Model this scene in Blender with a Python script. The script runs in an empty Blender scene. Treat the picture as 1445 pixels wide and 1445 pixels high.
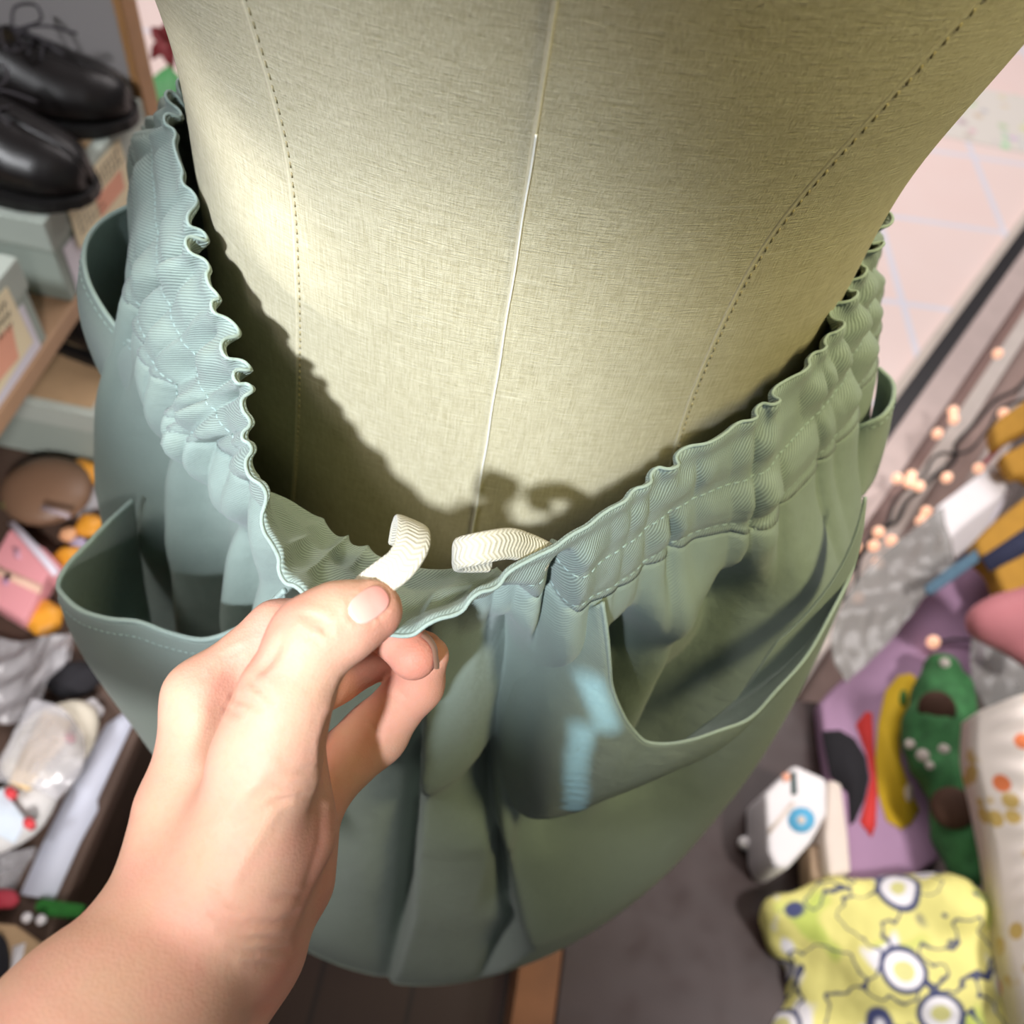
import bpy, bmesh, math, random
import numpy as np
from mathutils import Vector, Matrix
random.seed(7); rng = np.random.default_rng(7)
scn = bpy.context.scene
COL = scn.collection
H = 1.2                      # camera height above the floor
F = 1250.0                   # focal length in pixels of the 1445 frame
R = np.array([[.979, -.2036, 0.], [.1655, .7957, -.5827], [.1187, .5705, .8127]])
for i in range(3): R[i] /= np.linalg.norm(R[i])
UP = np.array([0, 0, H])

def ray(px, py): return R @ np.array([px - 722.5, -(py - 722.5), -F]) / F
def W(px, py, d): return ray(px, py) * d + UP
def PZ(px, py, drop):
    r = ray(px, py); return r * (-drop / r[2]) + UP
def PX(px, py, x):
    r = ray(px, py); return r * (x / r[0]) + UP
def pix(P):
    C = (np.asarray(P, float) - UP) @ R
    d = -C[..., 2]; return 722.5 + F * C[..., 0] / d, 722.5 - F * C[..., 1] / d, d

# ---------------------------------------------------------------- helpers
def link(name, me, mat=None, parent=None, smooth=True):
    o = bpy.data.objects.new(name, me); COL.objects.link(o)
    if mat is not None:
        for m in (mat if isinstance(mat, (list, tuple)) else [mat]): me.materials.append(m)
    if smooth and len(me.polygons):
        me.polygons.foreach_set('use_smooth', [True] * len(me.polygons))
    if parent is not None: o.parent = parent; o.matrix_parent_inverse = parent.matrix_world.inverted()
    return o
def tag(o, label=None, cat=None, group=None, kind=None):
    if label: o['label'] = label
    if cat: o['category'] = cat
    if group: o['group'] = group
    if kind: o['kind'] = kind
    return o
def empty(name, loc, label=None, cat=None, group=None):
    o = bpy.data.objects.new(name, None); o.empty_display_size = .02
    COL.objects.link(o); o.location = loc; bpy.context.view_layer.update()
    return tag(o, label, cat, group)
def mesh(name, V, Fc, uv=None, attrs=None):
    me = bpy.data.meshes.new(name); me.from_pydata([tuple(v) for v in V], [], [tuple(int(i) for i in f) for f in Fc])
    if uv is not None:
        l = me.uv_layers.new(name='UVMap'); idx = np.zeros(len(me.loops), int); me.loops.foreach_get('vertex_index', idx)
        l.data.foreach_set('uv', np.asarray(uv, float)[idx].ravel())
    if attrs:
        for k, v in attrs.items():
            a = me.attributes.new(k, 'FLOAT', 'POINT'); a.data.foreach_set('value', np.asarray(v, np.float32))
    me.update(); return me
def fixn(me):
    bm = bmesh.new(); bm.from_mesh(me); bmesh.ops.recalc_face_normals(bm, faces=bm.faces); bm.to_mesh(me); bm.free(); return me
def grid(P, closed_u=False, closed_v=False, flip=False):
    """P: rows x cols x 3 -> verts, faces"""
    r, c = P.shape[:2]; Fc = []
    for i in range(r if closed_v else r - 1):
        for j in range(c if closed_u else c - 1):
            a, b = i * c + j, i * c + (j + 1) % c; k = (i + 1) % r
            q = (a, b, k * c + (j + 1) % c, k * c + j)
            Fc.append(q[::-1] if flip else q)
    return P.reshape(-1, 3), Fc
def crv(pts, n, closed=False, t=None):
    """Catmull-Rom through pts (chord parametrised), n samples"""
    pts = np.asarray(pts, float)
    if closed: pts = np.vstack([pts[-2:], pts, pts[:3]])
    s = np.r_[0, np.cumsum(np.maximum(np.linalg.norm(np.diff(pts, axis=0), axis=1), 1e-6))] if t is None else t
    m = np.zeros_like(pts); h = np.diff(s); d = np.diff(pts, axis=0) / h[:, None]
    m[1:-1] = (d[:-1] * h[1:, None] + d[1:] * h[:-1, None]) / (h[1:] + h[:-1])[:, None]; m[0] = d[0]; m[-1] = d[-1]
    x = np.linspace(s[2], s[-3], n, endpoint=False) if closed else np.linspace(s[0], s[-1], n)
    return herm(s, pts, m, x)
def herm(s, y, m, x):
    i = np.clip(np.searchsorted(s, x, side='right') - 1, 0, len(s) - 2); h = (s[i + 1] - s[i])[:, None]
    t = (x - s[i])[:, None] / h
    return (2*t**3-3*t**2+1)*y[i] + (t**3-2*t**2+t)*h*m[i] + (-2*t**3+3*t**2)*y[i+1] + (t**3-t**2)*h*m[i+1]
def tubev(path, rad, n=8, closed=False, flat=None, cap=True):
    path = np.asarray(path, float); k = len(path); rad = np.broadcast_to(rad, k)
    T = np.gradient(path, axis=0) if not closed else np.roll(path, -1, 0) - np.roll(path, 1, 0)
    T /= np.linalg.norm(T, axis=1)[:, None] + 1e-12
    nrm = np.cross(T[0], [0, 0, 1.]); 
    if np.linalg.norm(nrm) < .1: nrm = np.cross(T[0], [1., 0, 0])
    rows = []
    for i in range(k):
        nrm = nrm - T[i] * nrm.dot(T[i]); nrm /= np.linalg.norm(nrm); b = np.cross(T[i], nrm)
        a = np.linspace(0, 2*np.pi, n, endpoint=False)
        fx, fy = (1, 1) if flat is None else flat
        rows.append(path[i] + rad[i] * (np.cos(a)[:, None] * nrm * fx + np.sin(a)[:, None] * b * fy))
    V, Fc = grid(np.array(rows), closed_u=True, closed_v=closed)
    if cap and not closed:
        Fc = Fc + [tuple(range(n))[::-1], tuple(range((k-1)*n, k*n))]
    return V, Fc
class MB:
    def __init__(s): s.V = []; s.F = []; s.M = []
    def add(s, V, Fc, mi=0):
        o = len(s.V); s.V += [tuple(v) for v in V]; s.F += [tuple(int(i) + o for i in f) for f in Fc]; s.M += [mi] * len(Fc); return s
    def tube(s, path, rad, n=8, mi=0, **k): return s.add(*tubev(path, rad, n, **k), mi=mi)
    def box(s, c, size, ax=None, mi=0):
        ax = np.eye(3) if ax is None else np.asarray(ax); c = np.asarray(c, float); V = []
        for z in (-.5, .5):
            for y in (-.5, .5):
                for x in (-.5, .5): V.append(c + ax[0]*size[0]*x + ax[1]*size[1]*y + ax[2]*size[2]*z)
        return s.add(V, [(0,2,3,1),(4,5,7,6),(0,1,5,4),(2,6,7,3),(0,4,6,2),(1,3,7,5)], mi)
    def prism(s, poly, vec, mi=0):
        poly = np.asarray(poly, float); n = len(poly); V = np.vstack([poly, poly + np.asarray(vec)])
        Fc = [tuple(range(n)), tuple(range(n, 2*n))[::-1]] + [(i, i+n, (i+1) % n + n, (i+1) % n) for i in range(n)]
        return s.add(V, Fc, mi)
    def ell(s, c, rad, ax=None, nu=20, nv=12, mi=0, fn=None):
        ax = np.eye(3) if ax is None else np.asarray(ax); V = []
        for i in range(nv + 1):
            a = math.pi * i / nv
            for j in range(nu):
                b = 2 * math.pi * j / nu; q = np.array([math.sin(a)*math.cos(b), math.sin(a)*math.sin(b), math.cos(a)])
                k = 1 if fn is None else fn(q)
                V.append(np.asarray(c) + k * (ax[0]*rad[0]*q[0] + ax[1]*rad[1]*q[1] + ax[2]*rad[2]*q[2]))
        Fc = [(i*nu+j, i*nu+(j+1) % nu, (i+1)*nu+(j+1) % nu, (i+1)*nu+j) for i in range(nv) for j in range(nu)]
        return s.add(V, Fc, mi)
    def build(s, name, mat, parent=None, smooth=True, bevel=0, segs=2, weld=True):
        me = mesh(name, s.V, s.F)
        if isinstance(mat, (list, tuple)): me.polygons.foreach_set('material_index', s.M)
        bm = bmesh.new(); bm.from_mesh(me)
        if weld: bmesh.ops.remove_doubles(bm, verts=bm.verts, dist=1e-6)
        bmesh.ops.recalc_face_normals(bm, faces=bm.faces); bm.to_mesh(me); bm.free()
        o = link(name, me, mat, parent, smooth)
        if bevel:
            b = o.modifiers.new('bevel', 'BEVEL'); b.width = bevel; b.segments = segs; b.limit_method = 'ANGLE'
        return o
def catmull_noise(n, k, amp=1, closed=True):
    """smooth random periodic 1-D noise with k knots"""
    y = rng.normal(size=k); x = np.arange(n) * k / n; i = x.astype(int); t = x - i
    p = lambda d: y[(i + d) % k]
    return amp * .5 * (2*p(0) + (p(1)-p(-1))*t + (2*p(-1)-5*p(0)+4*p(1)-p(2))*t*t + (3*p(0)-p(-1)-3*p(1)+p(2))*t**3)
def sm(a, b, x):
    t = np.clip((x - a) / (b - a), 0, 1); return t*t*(3-2*t)
def vnoise(P, sc, seed=0):
    """cheap smooth 3-D value noise from sines"""
    g = np.random.default_rng(seed); v = 0
    for k in range(6):
        w = g.normal(size=3) * sc; v = v + np.sin(np.asarray(P) @ w + g.uniform(0, 6.28))
    return v / 6

# ---------------------------------------------------------------- materials
def srgb(*c): return tuple(((x/255/12.92) if x/255 <= .04045 else ((x/255+.055)/1.055)**2.4) for x in c) + (1,)
class NT:
    def __init__(s, name):
        s.m = bpy.data.materials.new(name); s.m.use_nodes = True; s.t = s.m.node_tree; s.p = s.t.nodes['Principled BSDF']
    def n(s, typ, **k):
        nd = s.t.nodes.new(typ)
        for a, v in k.items():
            if a in nd.inputs.keys() if isinstance(a, str) else False: nd.inputs[a].default_value = v
            else: setattr(nd, a, v)
        return nd
    def l(s, a, b): s.t.links.new(a, b); return s
    def math(s, op, a, b=None, c=None):
        nd = s.t.nodes.new('ShaderNodeMath'); nd.operation = op
        for i, v in enumerate((a, b, c)):
            if v is None: continue
            if isinstance(v, (int, float)): nd.inputs[i].default_value = v
            else: s.l(v, nd.inputs[i])
        return nd.outputs[0]
    def mix(s, fac, a, b):
        nd = s.t.nodes.new('ShaderNodeMix'); nd.data_type = 'RGBA'
        for v, i in ((fac, 0), (a, 6), (b, 7)):
            if isinstance(v, (int, float, tuple)): nd.inputs[i].default_value = v
            else: s.l(v, nd.inputs[i])
        return nd.outputs[2]
    def noise(s, vec, scale, detail=3, rough=.5):
        nd = s.t.nodes.new('ShaderNodeTexNoise'); nd.inputs['Scale'].default_value = scale; nd.inputs['Detail'].default_value = detail
        nd.inputs['Roughness'].default_value = rough
        if vec is not None: s.l(vec, nd.inputs['Vector'])
        return nd.outputs['Fac']
    def ramp(s, fac, a, b):
        nd = s.t.nodes.new('ShaderNodeMapRange'); s.l(fac, nd.inputs[0]); nd.inputs[1].default_value = a; nd.inputs[2].default_value = b; return nd.outputs[0]
    def mapping(s, vec, scale=(1,1,1), rot=(0,0,0)):
        nd = s.t.nodes.new('ShaderNodeMapping'); nd.inputs['Scale'].default_value = scale; nd.inputs['Rotation'].default_value = rot; s.l(vec, nd.inputs[0]); return nd.outputs[0]
    def bump(s, h, strength=.3, dist=.001, prev=None):
        nd = s.t.nodes.new('ShaderNodeBump'); nd.inputs['Strength'].default_value = strength; nd.inputs['Distance'].default_value = dist
        s.l(h, nd.inputs['Height'])
        if prev is not None: s.l(prev, nd.inputs['Normal'])
        return nd.outputs[0]
    def set(s, **k):
        for a, v in k.items():
            i = s.p.inputs[a.replace('_', ' ')]
            if isinstance(v, (int, float, tuple)): i.default_value = v
            else: s.l(v, i)
        return s.m
    def obj(s): 
        return s.t.nodes.new('ShaderNodeTexCoord').outputs['Object']
    def uv(s): return s.t.nodes.new('ShaderNodeTexCoord').outputs['UV']
    def attr(s, n):
        nd = s.t.nodes.new('ShaderNodeAttribute'); nd.attribute_name = n; return nd.outputs['Fac']
def plain(name, col, rough=.6, var=.12, scale=60, metallic=0, spec=.4, bump=0, trans=0, **kw):
    t = NT(name); o = t.obj(); n = t.noise(o, scale)
    dark = tuple(c * (1 - var) for c in col[:3]) + (1,); lite = tuple(min(1, c * (1 + var)) for c in col[:3]) + (1,)
    t.set(Base_Color=t.mix(n, dark, lite), Roughness=rough, Metallic=metallic, Specular_IOR_Level=spec)
    if bump: t.set(Normal=t.bump(t.noise(o, scale*4), bump, .001))
    if trans: t.set(Transmission_Weight=trans, IOR=1.2)
    for k, v in kw.items(): t.set(**{k: v})
    return t.m
def twill(name, base, freq=1050, contrast=.2, bumpd=.0003, fade=1.0):
    t = NT(name); uv = t.uv(); sp = t.n('ShaderNodeSeparateXYZ'); t.l(uv, sp.inputs[0])
    u, v = sp.outputs[0], sp.outputs[1]
    nz = t.noise(t.mapping(uv, (60, 60, 1)), 1.0, 2)
    ph = t.math('MULTIPLY', t.math('ADD', t.math('MULTIPLY', u, .72), t.math('MULTIPLY', v, .7)), freq * 2 * math.pi)
    ph = t.math('ADD', ph, t.math('MULTIPLY', nz, 3.0))
    s = t.math('ADD', t.math('MULTIPLY', t.math('SINE', ph), .5), .5)
    fib = t.noise(t.mapping(uv, (900, 2600, 1)), 1.0, 1)
    big = t.noise(t.obj(), 9, 3)
    lo = tuple(c * (1 - contrast) for c in base[:3]) + (1,); hi = tuple(min(1, c * (1 + contrast)) for c in base[:3]) + (1,)
    c = t.mix(s, lo, hi)
    c = t.mix(t.math('MULTIPLY', fib, .28), c, tuple(min(1, x*1.35) for x in base[:3]) + (1,))
    c = t.mix(t.math('MULTIPLY', t.ramp(big, .35, .7), .25), c, tuple(x*.75 for x in base[:3]) + (1,))
    t.set(Base_Color=c, Roughness=.9, Specular_IOR_Level=.15, Sheen_Weight=.15)
    t.set(Normal=t.bump(t.math('ADD', s, t.math('MULTIPLY', fib, .5)), .55, bumpd, t.bump(t.noise(t.obj(), 85, 3, .55), .32, .0035)))
    return t.m
SAGE = (.270, .335, .292, 1)
M = {}
M['twill'] = twill('sage_twill', SAGE, 950, .34, .0004)
M['twill_fine'] = twill('sage_twill_fine', SAGE, 1100, .15, .0002)
M['cord'] = plain('seam_cord', (.36, .45, .40, 1), .9, .18, 1500, bump=.4)
M['thread'] = plain('stitch_thread', (.36, .47, .43, 1), .8, .1, 400)
def linen():
    t = NT('linen'); o = t.obj()
    h = t.noise(t.mapping(o, (160, 160, 2600)), 1.0, 3, .7)      # weft: lines along the girth
    w = t.noise(t.mapping(o, (2200, 2200, 120)), 1.0, 3, .7)     # warp
    slub = t.noise(t.mapping(o, (40, 40, 1300)), 1.0, 2, .6)
    c = t.mix(t.math('MULTIPLY', t.math('ADD', t.ramp(h, .3, .7), t.ramp(w, .3, .7)), .5), (.36, .305, .165, 1), (.70, .64, .45, 1))
    c = t.mix(t.math('MULTIPLY', t.ramp(slub, .62, .78), .5), c, (.78, .73, .56, 1))
    fl = t.noise(o, 700, 1); c = t.mix(t.math('MULTIPLY', t.ramp(fl, .72, .8), .35), c, (.2, .15, .07, 1))
    t.set(Base_Color=c, Roughness=.85, Specular_IOR_Level=.2, Sheen_Weight=.1)
    t.set(Normal=t.bump(t.math('ADD', h, w), .7, .0006)); return t.m
M['linen'] = linen()
M['linen_seam'] = plain('linen_seam', (.60, .54, .37, 1), .85, .15, 900)
M['linen_thread'] = plain('linen_thread', (.36, .30, .16, 1), .85, .1, 300)
M['white_thread'] = plain('white_thread', (.85, .84, .78, 1), .8, .05, 300)
def skin():
    t = NT('skin'); o = t.obj(); red = t.attr('red')
    n1 = t.noise(o, 55, 4, .6); n2 = t.noise(o, 420, 3, .6)
    c = t.mix(t.ramp(n1, .35, .68), (.66, .395, .262, 1), (.70, .365, .262, 1))
    c = t.mix(t.math('MULTIPLY', t.ramp(n2, .45, .75), .22), c, (.60, .30, .19, 1))
    c = t.mix(red, c, (.64, .235, .165, 1))
    v = t.n('ShaderNodeTexVoronoi'); v.inputs['Scale'].default_value = 1300; t.l(o, v.inputs['Vector'])
    wr = t.noise(t.mapping(o, (900, 350, 900), (.3, .5, .6)), 1.0, 3)
    b = t.bump(t.math('ADD', v.outputs['Distance'], wr), .15, .0005)
    t.set(Base_Color=c, Roughness=.56, Specular_IOR_Level=.28, Subsurface_Weight=.18, Subsurface_Scale=.004, Normal=b)
    t.p.inputs['Subsurface Radius'].default_value = (1., .35, .2); return t.m
M['skin'] = skin()
def nail_mat():
    t = NT('nail'); t.set(Base_Color=t.mix(t.attr('red'), (.74, .50, .41, 1), (.70, .28, .235, 1)), Roughness=.33, Specular_IOR_Level=.45); return t.m
M['nail'] = nail_mat()
M['nail_tip'] = plain('nail_tip', (.58, .32, .25, 1), .35, .04, 90, spec=.4)
def braid():
    t = NT('cotton_braid'); uv = t.uv(); sp = t.n('ShaderNodeSeparateXYZ'); t.l(uv, sp.inputs[0]); u, v = sp.outputs[0], sp.outputs[1]
    ph = t.math('ADD', t.math('MULTIPLY', u, 2*math.pi*700), t.math('MULTIPLY', t.math('ABSOLUTE', t.math('SUBTRACT', t.math('FRACT', t.math('MULTIPLY', v, 6)), .5)), 11))
    s = t.math('ADD', t.math('MULTIPLY', t.math('SINE', ph), .5), .5)
    fz = t.noise(t.obj(), 1800, 2)
    t.set(Base_Color=t.mix(s, (.46, .42, .31, 1), (.58, .54, .43, 1)), Roughness=.95, Specular_IOR_Level=.1, Sheen_Weight=.2)
    t.set(Normal=t.bump(t.math('ADD', s, t.math('MULTIPLY', fz, .8)), .5, .0005)); return t.m
M['braid'] = braid()
# ================================================================ dress form
FD = np.array([-.36,-.33,-.30,-.28,-.25,-.20,-.12,-.06,-.02,.05,.10,.15,.20,.25,.32,.42,.47])
FA = np.array([.050,.050,.056,.090,.150,.168,.163,.155,.1495,.1403,.1318,.1234,.1243,.1271,.1309,.1355,.136])
FB = np.array([.050,.050,.054,.060,.068,.084,.104,.110,.1105,.1052,.0988,.0925,.0932,.0953,.0981,.1016,.102])
def form_pt(th, drop, off=0.):
    i = lambda ys: herm(FD, ys[:, None], np.gradient(ys, FD)[:, None], np.atleast_1d(drop))[:, 0]
    a = i(FA) + off; b = i(FB) + off; dz = np.atleast_1d(drop) - .2; dz = np.maximum(dz, -.22)
    c = np.sign(np.cos(th)) * abs(np.cos(th))**.92; s = np.sign(np.sin(th)) * abs(np.sin(th))**.92
    u = a * s; v = -b * c; yw = .0381
    x = -.0175 + u*math.cos(yw) - v*math.sin(yw) - .0093*dz; y = .2974 + u*math.sin(yw) + v*math.cos(yw) + .0551*dz
    return np.stack([x, y, H - np.atleast_1d(drop) + 0*x], -1)
TH = np.linspace(-np.pi, np.pi, 160, endpoint=False); DR = np.linspace(-.36, .47, 150)
form = empty('dress_form', (-.0175, .31, 0), 'linen covered dress form torso wearing the sage green skirt', 'dress form')
P = np.array([form_pt(TH, np.full_like(TH, d)) for d in DR])
V, Fc = grid(P, closed_u=True); n = len(TH); Fc += [tuple(range(n)), tuple(range(len(V)-n, len(V)))[::-1]]
link('torso', fixn(mesh('torso', V, Fc)), M['linen'], form)
M['dark_wood'] = plain('dark_turned_wood', (.05, .03, .02, 1), .4, .3, 20)
b = MB(); b.tube([(-.0175, .31, H-.46), (-.0175, .31, .03)], .016, 16); b.build('pole', M['dark_wood'], form)
b = MB(); rr = [(.0, .025), (.05, .022), (.09, .012), (.10, 0)]
rows = np.array([[(-.0175 + r*math.cos(a), .31 + r*math.sin(a), z+.001) for a in np.linspace(0, 2*np.pi, 32, endpoint=False)] for r, z in [(.018,.03),(.04,.026),(.09,.014),(.1,.0)]])
V, Fc = grid(rows, closed_u=True); b.add(V, Fc + [tuple(range(96, 128))]); b.build('base', M['dark_wood'], form)
b = MB(); b.ell((-.006, .28, H+.37), (.036, .036, .022)); b.build('neck_cap', M['dark_wood'], form)
def seam_path(px, n, off=.0003):
    """angles of the seam at a few heights from where it runs, then followed over the torso"""
    out = []
    ds = np.linspace(.02, .42, 400)
    for X, Y in px:
        best = None
        for th in np.radians(np.arange(-110, 111, .5)):
            pass
        out.append((X, Y))
    return out
tt = np.radians(np.arange(-115, 115.1, .5)); dd = np.linspace(.0, .45, 226)
GT, GD = np.meshgrid(tt, dd); GP = np.array([form_pt(tt, np.full_like(tt, d)) for d in dd]); GX, GY, GZ = pix(GP)
def form_hit(X, Y):
    e = np.hypot(GX - X, GY - Y) + GZ * 60; k = np.unravel_index(e.argmin(), e.shape); return GT[k], GD[k]
def seam_angles(px):
    h = np.array([form_hit(*q) for q in px]); o = h[:, 1].argsort(); h = h[o]; p = np.polyfit(h[:, 1], h[:, 0], 2); return p
SEAMS = {'front_seam': [(785, 2), (745, 250), (715, 430), (690, 590), (668, 735)],
         'princess_seam': [(353, 20), (385, 180), (410, 320), (424, 450), (421, 540), (412, 640)],
         'princess_seam.001': [(1370, 20), (1190, 205), (1090, 320), (1030, 440), (985, 540), (958, 610)]}
for nm, px in SEAMS.items():
    p = seam_angles(px); ds = np.linspace(-.02, .44, 500); th = np.polyval(p, np.clip(ds, .02, .42))
    m = MB()
    if nm == 'front_seam':
        pts = form_pt(th, ds, .00015); m.tube(pts, .00075, 6)
        o = m.build('front_seam', M['linen_seam'], form)
        sel = (ds > .12) & (ds < .31); q = form_pt(th[sel] + .0015, ds[sel], .0008); q[:, 0] += .00012*np.sin(ds[sel]*160)
        m = MB(); m.tube(q, .0003, 6); tag(m.build('loose_thread', M['white_thread'], form), 'white thread along the front seam')
    else:
        m.tube(form_pt(th, ds, -.0003), .0007, 6); m.build('princess_seam', M['linen_seam'], form)
        m = MB(); sg = 1 if '.' in nm else 1
        for d in np.arange(.0, .43, .0034):
            x = np.polyval(p, min(max(d, .02), .42)) + .013
            m.tube(form_pt(np.array([x, x]), np.array([d, d + .0017]), .0001), .00028, 5)
        m.build('stitching', M['linen_thread'], form, weld=False)

# ================================================================ skirt
SK = empty('drawstring_skirt', (-.0175, .28, H-.77), 'sage green cotton twill skirt with gathered waistband and patch pockets on the dress form', 'skirt')
def P3(l): return np.array([PZ(*q) for q in l])
RIM = [(243,165,.187),(253,215,.19),(266,262,.193),(283,330,.196),(301,397,.198),(322,468,.2),(347,540,.2),(352,610,.2),(366,680,.2),(378,738,.2),(390,785,.2),(450,862,.2),(520,898,.201),(575,889,.2),(645,857,.2),(722,803,.2),(800,757,.2),(884,700,.2),(935,660,.2),(1000,620,.2),(1080,572,.2),(1130,520,.199),(1176,458,.198),(1205,400,.195),(1220,362,.19)]
BOT = [(196,215,.24),(190,300,.242),(186,372,.245),(186,444,.248),(205,510,.25),(233,556,.25),(262,612,.25),(318,632,.25),(352,690,.246),(415,712,.242),(462,748,.24),(520,776,.238),(585,798,.238),(632,803,.238),(690,806,.24),(738,822,.244),(792,848,.248),(868,832,.25),(935,780,.25),(1000,752,.25),(1072,738,.252),(1145,662,.252),(1200,592,.25),(1236,480,.248),(1240,405,.243)]
ba = np.radians([115, 145, 180, -145, -115])
rim = np.vstack([P3(RIM), form_pt(ba, np.array([.195, .21, .215, .215, .212]), np.array([.008, .005, .004, .004, .004]))]); bot = np.vstack([P3(BOT), form_pt(ba, np.array([.245, .26, .265, .265, .262]), .028)])
NC = 1200
ts = np.r_[0, np.cumsum(np.linalg.norm(np.diff(np.vstack([rim, rim[:1]]), axis=0), axis=1))]; PER = ts[-1]
def closed_spline(pts, xs):
    p = np.vstack([pts[-3:], pts, pts[:3]]); s = np.r_[ts[-4:-1] - PER, ts[:-1], ts[:3] + PER]
    m = np.zeros_like(p); h = np.diff(s); d = np.diff(p, axis=0) / h[:, None]
    m[1:-1] = (d[:-1]*h[1:, None] + d[1:]*h[:-1, None]) / (h[1:]+h[:-1])[:, None]
    return herm(s, p, m, xs)
US = np.linspace(0, PER, NC, endpoint=False)
RC, BC = closed_spline(rim, US), closed_spline(bot, US)
for _ in range(6):
    BC = .5*BC + .25*(np.roll(BC, 1, 0) + np.roll(BC, -1, 0)); 
tan = np.roll(RC + BC, -3, 0) - np.roll(RC + BC, 3, 0); tan /= np.linalg.norm(tan, axis=1)[:, None]
dwn = BC - RC; HGT = np.linalg.norm(dwn, axis=1); dwn /= HGT[:, None]
nout = np.cross(tan, dwn); nout /= np.linalg.norm(nout, axis=1)[:, None]
if (nout[NC//3] @ (RC[NC//3] - np.array([-.0175, .28, 0]))) < 0 and (nout[-20] @ (RC[-20] - np.array([-.0175, .28, RC[-20][2]]))) < 0: nout = -nout
# gather strength along the band (control index -> strength)
gi = np.array([1,1,1,1,1,1,1,1,.9,.7,.5,.45,.5,.5,.45,.35,.35,.25,.5,.8,.95,1,1,1,1,1,1,1,1,1,1.])
G = np.interp(US, ts, gi)
ph0 = US * 2*np.pi * round(PER/.0138) / PER + catmull_noise(NC, 40, 1.7) + catmull_noise(NC, 90, .5)
def gath(k, wl, jit, seed):
    g = np.random.default_rng(seed); return np.sin(US*2*np.pi*round(PER/wl)/PER + catmull_noise(NC, 30, jit))
puff = lambda p: 1.7*np.abs(np.sin(p))**.7 - 1.0
w_rim = np.sin(ph0) + .35*catmull_noise(NC, 60); w_mid = .8*puff(ph0*.5 + 1 + catmull_noise(NC, 50, .7)) + .35*catmull_noise(NC, 70); w_bot = .8*puff(ph0*.5 + 1.5 + catmull_noise(NC, 50, .6)) + .35*catmull_noise(NC, 60)
w_st = np.sin(ph0 + .6)
amp_noise = np.clip(1 + .55*catmull_noise(NC, 45), .1, 2)
def band_disp(s):
    k = np.interp(s, [0, .04, .10, .14, .22, .32, .46, .52, .60, .72, .86, .93, 1.], [1.9, 1.8, 1.5, 1.2, 2.2, 2.6, 1.2, 1.0, 2.2, 2.8, 1.6, .9, 2.2])
    b = np.interp(s, [0, .04, .10, .14, .22, .32, .46, .52, .60, .72, .86, .93, 1.], [.4, .3, -.1, -.5, .7, 1.0, -.8, -1.1, .5, 1.3, .5, -1.1, 0])
    a, m_, c = np.interp(s, [0, .12, .24, 1], [1, .6, 0, 0]), np.interp(s, [0, .10, .24, .44, .56, 1], [0, .4, 1, .9, .2, 0]), np.interp(s, [.44, .56, .7, 1], [0, .7, 1, 1])
    return 1e-3 * (np.interp(s, [0, .1, .22], [1.3, 1.3, 1.9]) * k * G * amp_noise * (a*w_rim + m_*w_mid + c*w_bot) * 1.0 + b * (.35 + .65*G))
utk = ts[16]
def tuck(s):
    x = US - (utk - .001 - .004*s); return sm(.12, .35, s) * (-.0085*np.exp(-(x/.0042)**2) + .003*np.exp(-((x - .010)/.006)**2) + .0025*np.exp(-((x + .010)/.007)**2))
prof = [(s, 1) for s in np.r_[0, .015, .03, .06, np.linspace(.09, 1, 24)]]
rows, uvr = [], []
def band_row(s, side):
    th_ = np.interp(s, [0, .02, .05, .1, 1], [.0004, .0012, .0013, .0009, .0008]) * side
    base = RC * (1 - s) + BC * s
    lat = tan * (1e-3 * G * (1.0 * np.sin(ph0*.5 + 2.1 + 3*s) * np.interp(s, [0, .1, .8, 1], [.5, 1, 1, .3]) - .8*amp_noise*np.sin(2*ph0 + .5) * max(0, 1 - s*4)))[:, None]
    zz = np.zeros((NC, 3)); zz[:, 2] = 1e-3 * G * amp_noise * .45 * np.sin(ph0 + 1.5) * max(0, 1 - s*6)
    return base + nout * (band_disp(s) + tuck(s) + th_)[:, None] + lat + zz
SS = [s for s, _ in prof]
for s in SS: rows.append(band_row(s, 1)); uvr.append(s)
for s in SS[::-1]: rows.append(band_row(s, -1)); uvr.append(1 + (1 - s))
P = np.array(rows); V, Fc = grid(P, closed_u=True, closed_v=True)
uv = np.zeros((len(rows), NC, 2)); uv[:, :, 0] = US * 1.25; uv[:, :, 1] = np.array(uvr)[:, None] * .045
me = fixn(mesh('waistband', V, Fc, uv.reshape(-1, 2)))
link('waistband', me, M['twill'], SK)
# corded rim edge
m = MB(); pth = band_row(0., 1) + nout*.0002; pth[:, 2] += .0003; V, Fc = tubev(pth, .0006, 6, closed=True); m.add(V, Fc); m.build('rim_cord', M['cord'], SK)
def dashes(paths, name, parent, length=.0022, gap=.0014, rad=.0003, mat='thread'):
    m = MB()
    for p in paths:
        s = np.r_[0, np.cumsum(np.linalg.norm(np.diff(p, axis=0), axis=1))]; x = 0
        while x + length < s[-1]:
            q = np.stack([np.interp(np.linspace(x, x + length, 3), s, p[:, k]) for k in range(3)], -1); m.tube(q, rad, 4); x += length + gap
    return m.build(name, M[mat], parent, weld=False)
dashes([band_row(.52, 1) + nout*.00015, band_row(.93, 1) + nout*.00015], 'stitching', SK)

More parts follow.
